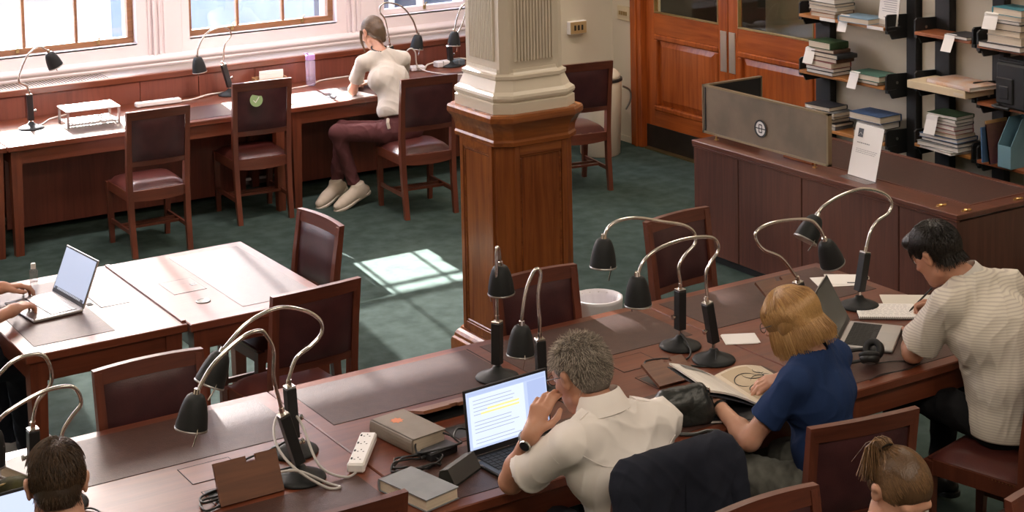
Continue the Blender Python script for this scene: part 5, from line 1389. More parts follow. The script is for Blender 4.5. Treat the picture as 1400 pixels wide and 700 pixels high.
# ---- hands: palm, four fingers of unequal length, thumb off the side of the palm
def hand_prims(w, d, nrm, side, s=1.0, curl=(.35, .4, .45, .5), thumb=(.5, .3), spread=.06, tip=1.0, fan=None):
    """w wrist, d towards the fingers, nrm out of the back of the hand, side +1: thumb on (d x nrm) side"""
    w = A3(w); d = A3(d) / np.linalg.norm(A3(d)); nrm = A3(nrm); nrm = nrm - d * (d @ nrm); nrm /= np.linalg.norm(nrm)
    lat = np.cross(d, nrm) * side          # towards the thumb
    P = []
    base = [(.026, .086, .0105), (.008, .090, .0110), (-.011, .086, .0105), (-.028, .077, .0095)]
    Ls = [(.040, .024, .020), (.045, .028, .021), (.041, .026, .020), (.032, .020, .018)]
    P.append(cap(w - d * .012 * s, w + d * .02 * s, .026 * s, .025 * s, .02, sc=None))
    for i, (x, y, r) in enumerate(base):
        kn = w + s * (lat * x + d * y)
        P.append(cap(w + s * (lat * x * .55 + d * .016), kn, r * 1.18 * s, r * 1.08 * s, .012))
        c = curl[i] if not isinstance(curl, (int, float)) else curl
        a = 0; q = kn; sp = spread * (1.5 - i) * .5 if fan is None else fan[i]
        for j, L in enumerate(Ls[i]):
            a += c * (.7, 1.1, .7)[j]
            dv = (d * math.cos(a) - nrm * math.sin(a)) + lat * sp * math.cos(a); dv /= np.linalg.norm(dv)
            q2 = q + dv * L * s
            rr = r * (.98, .90, .80)[j] * s
            P.append(cap(q, q2, rr, rr * (.92 if j < 2 else .82), .004)); q = q2
    b0 = w + s * (lat * .018 + d * .018 - nrm * .004)
    t1 = b0 + s * (lat * .030 * (1 - .3 * thumb[1]) + d * .030 - nrm * .020 * thumb[0])
    t2 = t1 + s * (lat * .012 * (1 - thumb[1]) + d * .028 - nrm * .016 * thumb[0])
    t3 = t2 + s * (-lat * .006 * thumb[1] + d * .024 - nrm * .008 * thumb[0])
    P += [cap(b0, t1, .0145 * s, .0120 * s, .012), cap(t1, t2, .0115 * s, .0105 * s, .004), cap(t2, t3, .0105 * s, .0085 * s, .004)]
    return P
# ---- hair: a soft shell plus many thin locks
def strands(name, parent, m, origin, seeds, flow, steps, step, r0, surf=None, jit=.12, seed=1, n=3, lift=0.0):
    """seeds (N,3) points; flow(P, i) -> direction; surf(P) -> P pulled onto the head"""
    g = np.random.default_rng(seed)
    P = np.array(seeds, float); N = len(P)
    off = g.normal(size=(N, 3)) * jit
    path = [P.copy()]
    for i in range(steps):
        d = flow(P, i) + off; d /= np.linalg.norm(d, axis=1)[:, None] + 1e-9
        P = P + d * step
        if surf is not None: P = surf(P, i)
        path.append(P.copy())
    T = np.stack(path, 1)                           # N, steps+1, 3
    rad = r0 * np.linspace(1, .35, steps + 1)
    tang = np.gradient(T, axis=1); tang /= np.linalg.norm(tang, axis=2)[:, :, None] + 1e-9
    ref = np.array([.31, .53, .79]); nx = np.cross(tang, ref); nx /= np.linalg.norm(nx, axis=2)[:, :, None] + 1e-9
    ny = np.cross(tang, nx)
    ring = [T + (nx * math.cos(2 * PI * k / n) + ny * math.sin(2 * PI * k / n)) * rad[None, :, None] for k in range(n)]
    V = np.stack(ring, 2).reshape(-1, 3) - A3(origin)[None, :]
    L = steps + 1; F = []
    bi = (np.arange(N) * L * n)[:, None]
    q = []
    for s in range(steps):
        for k in range(n):
            a, b = s * n + k, s * n + (k + 1) % n
            q.append((a, b, b + n, a + n))
    q = np.array(q)
    F = (bi[:, :, None] + q[None, :, :]).reshape(-1, 4)
    return build(name, (V, F), m, parent, smooth=True)
def scalp(F, N, region, seed=0, infl=1.06, k=1.0):
    """points on the skull where region(x, y, z) in head axes holds"""
    g = np.random.default_rng(seed); out = []
    c = np.array([0, -.012, .028]) * k; r = np.array([.074, .094, .086]) * k * infl
    while len(out) < N:
        v = g.normal(size=(N, 3)); v /= np.linalg.norm(v, axis=1)[:, None]
        q = c + v * r
        ok = region(q[:, 0] / k, q[:, 1] / k, q[:, 2] / k)
        out += list(q[ok])
    q = np.array(out[:N]); return F.c + q @ F.R.T
def to_local(F, P): return (P - F.c) @ F.R
def on_skull(F, infl, k=1.0, zmin=-.035):
    c = np.array([0, -.012, .028]) * k; r = np.array([.074, .094, .086]) * k * infl
    def f(P, i):
        q = (P - F.c) @ F.R; u = (q - c) / r; L = np.linalg.norm(u, axis=1)
        up = q[:, 2] > zmin * k
        qq = np.where((up)[:, None], c + u / L[:, None] * r * np.maximum(1, np.minimum(L, 1.12))[:, None], q)
        return F.c + qq @ F.R.T
    return f
# ---- clothing helper: the torso as stacked side-to-side capsules
def torso(J, grow=0.0, g=1.0, k=.06):
    """J: hipL hipR waist chest shL shR neck (points); grow: cloth thickness; g: girth"""
    hl, hr, sl, sr = (A3(J[n]) for n in ('hipL', 'hipR', 'shL', 'shR'))
    w, c, nk = A3(J['waist']), A3(J['chest']), A3(J['neck'])
    hx = (hr - hl); sx = (sr - sl); pel = (hl + hr) / 2
    k = .045
    P = [cap(hl + hx * .12, hr - hx * .12, .108 * g + grow, None, k), cap(w - hx * .30, w + hx * .30, .098 * g + grow, None, k), cap(pel, w, .10 * g + grow, None, k),
         cap(c - sx * .20, c + sx * .20, .110 * g + grow, None, k), cap(w, c, .10 * g + grow, .105 * g + grow, k)]
    up = (sl + sr) / 2
    P += [cap(c, up * .6 + nk * .4, .10 * g + grow, .068 * g + grow, k), cap(sl + sx * .09, sr - sx * .09, .050 * g + grow, None, k),
          cap(nk - (nk - up) * .15, sl + sx * .06, .044 + grow, .048 + grow, .04), cap(nk - (nk - up) * .15, sr - sx * .06, .044 + grow, .048 + grow, .04)]
    return P
def limbs(J, g=1.0, legs=True):
    P = []
    for s in 'LR':
        P += [cap(J['sh' + s], J['el' + s], .046 * g, .038 * g, .03), cap(J['el' + s], J['wr' + s], .040 * g, .0265 * g, .02)]
        sh, el, wr = A3(J['sh' + s]), A3(J['el' + s]), A3(J['wr' + s])
        P.append(ell(el + (wr - el) * .28, (.040 * g, .040 * g, .040 * g), None, .03))
        if legs:
            P += [cap(J['hip' + s], J['kn' + s], .080 * g, .056 * g, .04), cap(J['kn' + s], J['an' + s], .054 * g, .036 * g, .03)]
    return P
# ================================================================== people
SK_FAIR = skin('skin_fair', (0.56, 0.31, 0.215)); SK_WARM = skin('skin_warm', (0.50, 0.255, 0.165)); SK_TAN = skin('skin_tan', (0.42, 0.215, 0.135))
def person(label, prims, sk, origin, h=.0048):
    V, F = sdf_mesh(prims, h, relax=1)
    o = build('person', (V - A3(origin)[None, :], F), sk, None, loc=tuple(origin), smooth=True)
    return tag(o, label, 'person')
def neckp(J, F, r=.056):
    return [cap(A3(J['neck']) - np.array([0, 0, .02]), F.p(0, -.022, -.045), r, r * .95, .03)]
def tee(name, J, m, par, o, g, grow, sleeve, hem, seed, open_r=.066, amp=.003, h=.0058, slack=.020, disp=True, neckdir=None, loose=0.0):
    nk = A3(J['neck']); P = torso(J, grow, g)
    for s in 'LR':
        sh, el = A3(J['sh' + s]), A3(J['el' + s]); e = sh + (el - sh) * sleeve; d = el - sh
        P.append(cap(sh, sh + (el - sh) * (sleeve + .3), .047 * g + grow, .046 * g + grow + slack, .035, cuts=[(e, d)]))
        P.append(cap(e - d * .12, e + d * .3, .047 * g + grow * .4, .046 * g + grow * .4, .001, sub=True))
    pel = (A3(J['hipL']) + A3(J['hipR'])) / 2
    if loose: P.append(cap(A3(J['chest']), pel, .108 * g + grow + loose, .118 * g + grow + loose, .05))
    nd = A3(neckdir) if neckdir is not None else nk - (A3(J['shL']) + A3(J['shR'])) / 2 + np.array([0, 0, .05])
    nd = nd / np.linalg.norm(nd)
    P.append(cap(nk - nd * .005, nk + nd * .2, open_r, open_r * 1.3, .004, sub=True))
    return soft(name, P, m, par, h, cuts=[hem], relax=2, disp=folds(seed, amp, z0=hem[0][2]) if disp else None, origin=o)
def trousers(J, m, par, o, g=1.0, grow=.012, seed=3, top=None, h=.008, kcut=None):
    hl, hr = A3(J['hipL']), A3(J['hipR']); P = [cap(hl + (hr - hl) * .12, hr - (hr - hl) * .12, .108 * g + grow, None, .05), cap((hl + hr) / 2, J['waist'], .104 * g + grow, .098 * g + grow, .05)]
    for s in 'LR':
        hp, kn, an = A3(J['hip' + s]), A3(J['kn' + s]), A3(J['an' + s])
        P += [cap(hp, kn, .086 * g + grow, .064 * g + grow, .04), cap(kn, kn + (an - kn) * 1.2, .062 * g + grow, .048 * g + grow, .03, cuts=[(an + (kn - an) * .03, an - kn)])]
    w = A3(J['waist']); pel = (hl + hr) / 2
    return soft('trousers', P, m, par, h, cuts=[top] if top else [(w, w - pel)], relax=2, disp=folds(seed, .005), origin=o)
def shoe(name, an, toe, m, msole, par, o, hgt=.10):
    an, toe = A3(an), A3(toe); d = toe - an; L = np.linalg.norm(d); d /= L
    up = np.array([0, 0, 1.]) - d * d[2]; up /= np.linalg.norm(up)
    heel = an - d * .055 - up * .045
    P = [cap(heel + up * .012, toe - up * .035, .034, .030, .03), cap(toe - d * .05 - up * .035, toe - d * .10 - up * .030, .040, .040, .03), cap(an - up * .04, an + up * .05, .046, .047, .03, cuts=[(an + up * .045, up)]), cap(an, toe - d * .09 - up * .02, .044, .036, .03)]
    b = soft(name, P, m, par, .005, cuts=[(toe - up * .062, -up)], origin=o)
    S = [cap(heel - up * .014, toe - up * .058, .038, .034, .02), cap(toe - d * .05 - up * .058, toe - d * .10 - up * .056, .044, .044, .03)]
    soft('sole', S, msole, b, .005, cuts=[(toe - up * .078, -up), (toe - up * .052, up)], origin=o)
    return b
def glasses(F, par, o, m, r=.0016):
    b = MB(); O = A3(o)
    V_ = lambda *q: Vector(F.p(*q) - O)
    for s in (-1, 1):
        ring = [V_(s * .033 + .023 * math.cos(a), .103, .002 + .017 * math.sin(a)) for a in [2 * PI * k / 18 for k in range(19)]]
        b.tube(ring, r, 6, cap=False)
        b.tube([V_(s * .056, .102, .006), V_(s * .075, .085, .008), V_(s * .082, .0, .006), V_(s * .080, -.02, -.006)], r, 6, smooth=3)
    b.tube([V_(-.010, .104, .006), V_(0, .108, .009), V_(.010, .104, .006)], r, 6)
    return build('spectacles', b, m, par)

# ------------------------------------------------------------------ woman in white by the window
def woman_window():
    o = (5.70, 10.62, .47)
    J = dict(hipL=(5.63, 10.63, .545), hipR=(5.81, 10.63, .545), waist=(5.70, 10.68, .70), chest=(5.70, 10.765, .915), shL=(5.54, 10.875, 1.035), shR=(5.885, 10.85, 1.03), neck=(5.69, 10.875, 1.105),
             elL=(5.545, 11.04, .80), wrL=(5.66, 11.25, .80), elR=(5.98, 11.10, .81), wrR=(5.84, 11.28, .80),
             knL=(5.30, 10.82, .555), knR=(5.42, 10.97, .54), anL=(5.43, 10.83, .155), anR=(5.37, 11.00, .13))
    F = Frame((5.695, 10.985, 1.235), (-.12, .80, -.42), (-.03, .42, .90))
    P = torso(J, -.012, .76) + limbs(J, .84) + neckp(J, F, .045) + head_prims(F, .96, True)
    P += hand_prims(J['wrL'], (.6, .75, -.1), (0, 0, 1), 1, .92) + hand_prims(J['wrR'], (-.35, .9, -.1), (0, 0, 1), -1, .92)
    me = person('woman in a white top and plum trousers reading at the window table', P, SK_FAIR, o)
    eyes(F, me, o, .96)
    tee('white_top', J, cloth('white_knit', (.66, .60, .54)), me, o, .79, .006, .62, ((5.71, 10.68, .655), (0, -.25, -1)), 5, .058, .0036, loose=-.004)
    pl = cloth('plum_cotton', (.115, .040, .042))
    trousers(J, pl, me, o, .80, .008, 11, ((5.72, 10.70, .675), (0, .2, 1)), .0065)
    cw = mat('canvas_shoe', (.56, .48, .39), .8, bump=.1); cs_ = mat('shoe_sole', (.60, .54, .46), .7)
    shoe('shoe', (5.45, 10.80, .125), (5.24, 10.75, .065), cw, cs_, me, o)
    shoe('shoe', (5.36, 10.98, .125), (5.17, 10.90, .065), cw, cs_, me, o)
    # belt tie at the waist
    build('waist_tie', MB().tube([tuple(Vector(q) - Vector(o)) for q in ((5.60, 10.60, .655), (5.585, 10.575, .63), (5.59, 10.565, .59))], .012, 8), cw, me)
    hm = hairmat('hair_dark_blond', (0.0786, 0.048, 0.0269), (0.0983, 0.06, 0.0336))
    hm_d = mat('hair_dark_blond_dark', (0.1138, 0.0688, 0.0385), .42, spec=.4); hm_l = mat('hair_dark_blond_light', (0.19, 0.1187, 0.0665), .42, spec=.4)
    HP = [ell(F.p(0, -.013, .029), (.079, .0985, .0905), F.R, .03), ell(F.p(0, -.070, -.035), (.055, .042, .050), F.R, .04), cap(F.p(0, -.10, -.02), F.p(.005, -.095, -.10), .034, .020, .03),
          ell(F.p(0, .085, -.035), (.055, .06, .075), F.R, .02, sub=True)]
    hair = soft('hair', HP, hm, me, .0048, disp=wrinkle(4, .0015, 60, (1, 1, .3)), origin=o)
    reg = lambda x, y, z: (z > -.03) & ((y < .055) | (z > .06))
    sd = scalp(F, 900, reg, 3, 1.09, .97)
    tgt = F.p(0, -.115, -.045)
    fl = lambda Pp, i: (tgt - Pp) / (np.linalg.norm(tgt - Pp, axis=1)[:, None] + .02)
    strands('hair_strands', hair, hm_d, o, sd[::2], fl, 7, .014, .0016, on_skull(F, 1.10, .97, -.05), .10, 5)
    strands('hair_strands', hair, hm_l, o, sd[1::2], fl, 7, .014, .0016, on_skull(F, 1.10, .97, -.05), .10, 35)
    # loose locks beside the face and a cord at the nape
    for s in (-1, 1):
        lk = [tuple(Vector(F.p(*q) - A3(o))) for q in ((s * .074, .035, .03), (s * .084, .05, -.03), (s * .080, .055, -.09), (s * .074, .055, -.14))]
        build('hair_lock', MB().tube(lk, [.011, .010, .007, .003], 7, smooth=4), hm, hair, smooth=True)
    nk = A3(J['neck'])
    build('neck_cord', MB().tube([Vector(nk + np.array([.062 * math.cos(a), .055 * math.sin(a) - .004, .022 + .018 * math.sin(a)]) - A3(o)) for a in [2 * PI * k / 24 for k in range(25)]], .005, 6), M['cable_b'], me)
woman_window()

# ------------------------------------------------------------------ grey-haired man
def man_grey():
    o = (3.20, 4.38, .47)
    J = dict(hipL=(3.10, 4.37, .55), hipR=(3.29, 4.37, .55), waist=(3.20, 4.36, .70), chest=(3.155, 4.385, .875), shL=(2.945, 4.39, .985), shR=(3.315, 4.36, .995), neck=(3.115, 4.425, 1.055),
             elL=(2.868, 4.615, .803), wrL=(2.880, 4.500, 1.005), elR=(3.40, 4.60, .815), wrR=(3.25, 4.76, .805),
             knL=(3.07, 4.83, .56), knR=(3.33, 4.83, .56), anL=(3.07, 4.88, .10), anR=(3.34, 4.88, .10))
    F = Frame((3.090, 4.520, 1.155), (-.16, .88, -.40), (-.05, .36, .93))
    P = torso(J, -.012, 1.02) + limbs(J, 1.02) + neckp(J, F, .060) + head_prims(F, 1.02)
    P += hand_prims(J['wrL'], (.52, .10, .85), (-.62, -.42, .42), 1, 1.02, (.5, .55, .65, .8), (.5, .2), .05)
    P += hand_prims(J['wrR'], (-.7, .7, -.05), (0, 0, 1), -1, 1.0, .35)
    me = person('grey-haired man in a white short-sleeved shirt leaning his head on his left hand', P, SK_WARM, o)
    eyes(F, me, o, 1.02)
    wc = cloth('white_shirt', (.82, .765, .735), (.78, .725, .695), .8, .06, 700)
    sh = tee('shirt', J, wc, me, o, 1.02, .010, .72, ((3.2, 4.38, .52), (0, 0, -1)), 21, .062, .0055, .0055, .026, loose=.006)
    # collar: a stand-and-fall band round the neck
    nk = A3(J['neck']); ax = F.p(0, -.02, -.05) - (nk - np.array([0, 0, .03])); ax /= np.linalg.norm(ax); ax = ax * .55 + np.array([0, -.1, 1.0]) * .45; ax /= np.linalg.norm(ax)
    fx = A3((-.16, .95, -.2)); fx = fx - ax * (fx @ ax); fx /= np.linalg.norm(fx); rx = np.cross(fx, ax)
    prof = [(.062, .040), (.066, .045), (.072, .040), (.086, .004), (.098, -.022), (.094, -.026), (.080, -.005), (.066, .026)]
    rings = []
    for k in range(33):
        a = math.radians(-90 - 155 + 310 * k / 32)
        rings.append([Vector(nk + ax * .018 + (rx * math.cos(a) + fx * math.sin(a)) * r + ax * z - A3(o)) for r, z in prof])
    smooth_by_angle(build('collar', MB().rings(rings), wc, sh), 60)
    VV = np.empty(len(sh.data.vertices) * 3, np.float32); sh.data.vertices.foreach_get('co', VV); VV = VV.reshape(-1, 3)
    NN = np.empty(len(sh.data.vertices) * 3, np.float32); sh.data.vertices.foreach_get('normal', NN); NN = NN.reshape(-1, 3)
    def seam(pts):
        out = []
        for p in pts:
            i = int(np.argmin(((VV - (A3(p) - A3(o))) ** 2).sum(1))); out.append(Vector(VV[i] + NN[i] * .0004))
        for _ in range(3): out = [out[0]] + [(out[i - 1] + out[i] * 2 + out[i + 1]) / 4 for i in range(1, len(out) - 1)] + [out[-1]]
        build('seam', MB().tube(out, .0017, 5), wc, sh)
    L3, R3 = A3(J['shL']), A3(J['shR'])
    seam([L3 + (R3 - L3) * t + np.array([0, -.16, -.035]) for t in np.linspace(.0, 1.0, 26)])
    for c, el in (('L', J['elL']), ('R', J['elR'])):
        q = A3(J['sh' + c]); d = A3(el) - q; d /= np.linalg.norm(d); u = np.cross(d, [0, 0, 1.]); u /= np.linalg.norm(u); v = np.cross(u, d)
        seam([q + d * .025 + (u * math.cos(t) + v * math.sin(t)) * .075 for t in np.linspace(-.6, 3.8, 24)])
    for s, c in ((-1, 'L'), (1, 'R')):     # shoulder straps
        a, b = nk + (A3(J['sh' + c]) - nk) * .50, nk + (A3(J['sh' + c]) - nk) * .95
        g_ = []
        for i in range(7):
            q = a + (b - a) * i / 6 + np.array([0, 0, .066 - .004 * i / 6 - (.010 * (i / 6 - .5) ** 2)])
            g_.append([Vector(q + np.array([0, dy, -.004 * abs(dy) / .02]) - A3(o)) for dy in (-.020, .020)])
        build('shoulder_strap', MB().rings([[r[0], r[1], r[1] - Vector((0, 0, .012)), r[0] - Vector((0, 0, .012))] for r in g_]), wc, sh)
    trousers(J, cloth('dark_trousers', (.02, .022, .028)), me, o, 1.02, .012, 9)
    sb = mat('black_shoe', (.014, .013, .013), .4)
    for s in 'LR': shoe('shoe', J['an' + s], A3(J['an' + s]) + np.array([0, .20, -.03]), sb, M['blackmatt'], me, o)
    hg = hairmat('hair_grey', (0.1428, 0.1206, 0.1032), (0.1785, 0.1507, 0.129), 70, .6)
    hg_d = mat('hair_grey_dark', (0.22, 0.185, 0.155), .6, spec=.4); hg_l = mat('hair_grey_light', (0.50, 0.43, 0.36), .6, spec=.4)
    HP = [ell(F.p(0, -.013, .031), (.0795, .100, .093), F.R, .03, cuts=[(F.p(0, .06, -.0), F.f * .6 - F.u * .9), (F.p(0, -.05, -.072), -F.u)]), ell(F.p(0, -.060, -.028), (.062, .047, .056), F.R, .03, cuts=[(F.p(0, -.05, -.070), -F.u)])]
    for s in (-1, 1): HP.append(ell(F.p(s * .086, .004, -.018), (.02, .030, .040), F.R, .008, sub=True))
    hair = soft('hair', HP, hg, me, .0045, disp=wrinkle(8, .0022, 40, (1, 1, .5)), origin=o)
    reg = lambda x, y, z: (((z > .0) & ((y < .05) | (z > .06))) | ((y < -.03) & (z > -.05))) & ~((abs(x) > .05) & (y > -.045) & (z < .035))
    sd = scalp(F, 3200, reg, 4, 1.10, 1.02)
    def flow(Pp, i):
        q = to_local(F, Pp); n = q - np.array([0, -.012, .028]); n /= np.linalg.norm(n, axis=1)[:, None]
        back = np.stack([q[:, 0] * 3, -.2 + 0 * q[:, 1] + np.where(q[:, 1] > .02, .9, 0), -.65 + 0 * q[:, 2] + np.where(q[:, 2] > .08, .4, 0)], 1)
        d = back + n * .42; return d @ F.R.T
    strands('hair_strands', hair, hg_d, o, sd[::2], flow, 3, .0085, .0011, None, .24, 6)
    strands('hair_strands', hair, hg_l, o, sd[1::2], flow, 3, .0085, .0011, None, .24, 36)
    glasses(F, me, o, M['black'])
    # watch on the left wrist
    w = A3(J['wrL']); d = A3(J['wrL']) - A3(J['elL']); d /= np.linalg.norm(d); c = w - d * .028
    mm = Matrix.Translation(Vector(c - A3(o))) @ basis(Vector(d))
    wt = build('watch_strap', MB().rings([[Vector((r * math.cos(a), r * math.sin(a) * .92, z)) for r, z in ((.0325, -.009), (.0345, -.009), (.0345, .009), (.0325, .009))] for a in [2 * PI * k / 36 for k in range(37)]], cap=False).xf(mm), M['chrome'], me)
    lk = MB()
    for k in range(30):
        a = 2 * PI * k / 30; lk.box(-.0025, .0025, -.0095, .0095, .0342, .0358, m=mm @ Matrix.Rotation(a, 4, 'Z') @ Matrix.Rotation(PI / 2, 4, 'Y'))
    k_ = build('watch_links', lk, M['steel'], wt); k_['kind'] = 'stuff'
    loc = mm.to_3x3().inverted() @ Vector((-.70, -.70, .15)); a0 = math.atan2(loc.y, loc.x)
    fm = mm @ Matrix.Rotation(a0, 4, 'Z') @ Matrix.Translation((.034, 0, 0)) @ Matrix.Rotation(PI / 2, 4, 'Y')
    build('watch_case', MB().lathe([(0, -.002), (.019, -.002), (.020, .004), (.018, .008), (.015, .0085)], 28).xf(fm), M['chrome'], wt)
    build('watch_face', MB().lathe([(0, .0075), (.0155, .0075), (.0155, .0088), (0, .0088)], 28).xf(fm), mat('watch_dark', (.03, .03, .035), .15), wt)
man_grey()
# navy jacket draped over his chair
def jacket():
    o = (3.205, 4.10, .50); x0, x1 = 2.985, 3.425
    P = [rbox((3.205, 4.145, .70), (.225, .045, .30), .040, None, .03), cap((x0 + .035, 4.15, .935), (x1 - .035, 4.17, .935), .052, None, .05), cap((x0 + .02, 4.13, .90), (x0 + .03, 4.07, .46), .055, .05, .05), cap((x1 - .02, 4.14, .90), (x1 - .03, 4.08, .46), .055, .05, .05),
         cap((3.10, 4.12, .90), (3.09, 4.09, .50), .04, .045, .04), cap((3.31, 4.12, .90), (3.33, 4.09, .50), .04, .045, .04),
         rbox((3.205, 4.172, .60), (.196, .028, .34), .01, None, .01, sub=True)]
    V, F = sdf_mesh(P, .0065, cuts=[((0, 0, .42), (0, 0, -1))], relax=3, disp=folds(31, .0035, 6))
    j = thing('jacket', o, 0, 'dark navy jacket hung over the chair back of the man in the white shirt', 'jacket')
    c = cloth('navy_cloth', (.013, .015, .025), (.018, .020, .032), .9)
    build('body', (V - A3(o)[None, :], F), c, j, smooth=True)
    for sx in (-1, 1):
        q = 3.205 + sx * .205
        soft('sleeve', [cap((q, 4.13, .92), (q + sx * .012, 4.085, .72), .052, .046, .03), cap((q + sx * .012, 4.085, .72), (q - sx * .01, 4.10, .48), .046, .040, .03)], c, j, .0065, relax=2, disp=folds(40 + sx, .003), origin=o)
    build('back_seam', MB().tube([Vector(v) - Vector(o) for v in ((3.205, 4.118, .975), (3.205, 4.098, .93), (3.205, 4.096, .75), (3.205, 4.096, .50))], .0022, 5), c, j)
jacket()

# ------------------------------------------------------------------ blonde woman in the blue shirt
def woman_blue():
    o = (4.09, 4.40, .47)
    J = dict(hipL=(4.01, 4.36, .55), hipR=(4.18, 4.43, .55), waist=(4.10, 4.42, .70), chest=(4.105, 4.46, .87), shL=(3.945, 4.415, .965), shR=(4.260, 4.535, .965), neck=(4.10, 4.490, 1.025),
             elL=(3.815, 4.505, .755), wrL=(3.862, 4.745, .80), elR=(4.315, 4.70, .80), wrR=(4.190, 4.735, .835),
             knL=(3.83, 4.76, .57), knR=(4.04, 4.86, .57), anL=(3.86, 4.86, .10), anR=(4.10, 4.92, .10))
    F = Frame((4.070, 4.570, 1.135), (-.42, .78, -.40), (-.14, .32, .94))
    P = torso(J, -.012, .92) + limbs(J, .95) + neckp(J, F, .050) + head_prims(F, .97, True)
    P += hand_prims(J['wrL'], (.25, .95, .02), (-.3, 0, 1), 1, .93, .25) + hand_prims(J['wrR'], (-.9, .18, -.05), (.1, -.3, .9), -1, .92, .45)
    me = person('blonde woman in a dark blue short-sleeved shirt reading a picture book', P, SK_FAIR, o)
    eyes(F, me, o, .97)
    bl = cloth('navy_tee', (.012, .030, .095), (.016, .036, .11), .85)
    tee('blue_shirt', J, bl, me, o, .92, .008, .66, ((4.09, 4.40, .50), (0, 0, -1)), 41, .060, .0040, .0055, .016)
    trousers(J, cloth('grey_jeans', (.085, .085, .075), (.12, .12, .105), ns=25), me, o, .95, .012, 14)
    sb = mat('grey_shoe', (.05, .05, .05), .5)
    for s in 'LR': shoe('shoe', J['an' + s], A3(J['an' + s]) + np.array([-.05, .19, -.03]), sb, M['blackmatt'], me, o)
    hm = hairmat('hair_blonde', (0.2424, 0.1296, 0.0474), (0.303, 0.162, 0.0592), 40, .38)
    hm_d = mat('hair_blonde_dark', (0.365, 0.1875, 0.0663), .38, spec=.4); hm_l = mat('hair_blonde_light', (0.532, 0.3135, 0.1235), .38, spec=.4)
    HP = [ell(F.p(0, -.013, .031), (.0815, .1000, .0935), F.R, .03), ell(F.p(0, -.052, -.040), (.074, .062, .060), F.R, .06), cap(F.p(-.064, .0, -.01), F.p(-.062, .010, -.070), .022, .018, .04), cap(F.p(.064, .0, -.01), F.p(.062, .010, -.070), .022, .018, .04),
          ell(F.p(0, .100, -.045), (.062, .075, .085), F.R, .02, sub=True), rbox(F.p(0, -.0, -.155), (.12, .12, .05), .01, F.R, .01, sub=True), cap(A3(J['neck']) - F.u * .02, F.p(0, -.035, -.075), .052, .050, .02, sub=True)]
    hair = soft('hair', HP, hm, me, .0048, disp=wrinkle(6, .0015, 60, (1, 1, .15)), origin=o)
    reg = lambda x, y, z: (z > .058) & ((y < .06) | (z > .08))
    sd = scalp(F, 4200, reg, 5, 1.10, 1.0)
    part = np.array([.0, .01, .12])
    def flow(Pp, i):
        q = to_local(F, Pp); d = q - part; d[:, 2] = d[:, 2] * 1.0 - .03
        d /= np.linalg.norm(d, axis=1)[:, None]
        d = d * np.array([1, 1, .8]) + np.array([0, -.12, -.35 - .10 * i])
        low = (q[:, 2] < -.06); d[low, 0] *= .1; d[low, 1] *= .1
        return d @ F.R.T
    sk0 = on_skull(F, 1.115, 1.0, -.03)
    def sk_(Pp, i):
        q = to_local(F, sk0(Pp, i)); z = q[:, 2]
        t = np.clip((.035 - z) / .06, 0, 1); t = t * t * (3 - 2 * t)
        rx, ry, cy = .0865, .073, -.050
        L = np.sqrt((q[:, 0] / rx) ** 2 + ((q[:, 1] - cy) / ry) ** 2) + 1e-6
        s = np.where((L < 1) & (q[:, 1] < .035), 1 + (1 / L - 1) * t, 1)
        q[:, 0] *= s; q[:, 1] = cy + (q[:, 1] - cy) * s
        return F.c + q @ F.R.T
    strands('hair_strands', hair, hm_d, o, sd[::2], flow, 14, .0150, .0017, sk_, .11, 8)
    strands('hair_strands', hair, hm_l, o, sd[1::2], flow, 14, .0150, .0017, sk_, .11, 38)
    glasses(F, me, o, M['black'])
    w = A3(J['wrL']); d = w - A3(J['elL']); d /= np.linalg.norm(d); c = w - d * .022
    mm = Matrix.Translation(Vector(c - A3(o))) @ basis(Vector(d))
    build('wristband', MB().rings([[Vector((r * math.cos(a), r * math.sin(a), z)) for r, z in ((.028, -.009), (.0305, -.009), (.0305, .009), (.028, .009))] for a in [2 * PI * k / 32 for k in range(33)]], cap=False).xf(mm), M['black'], me)
woman_blue()

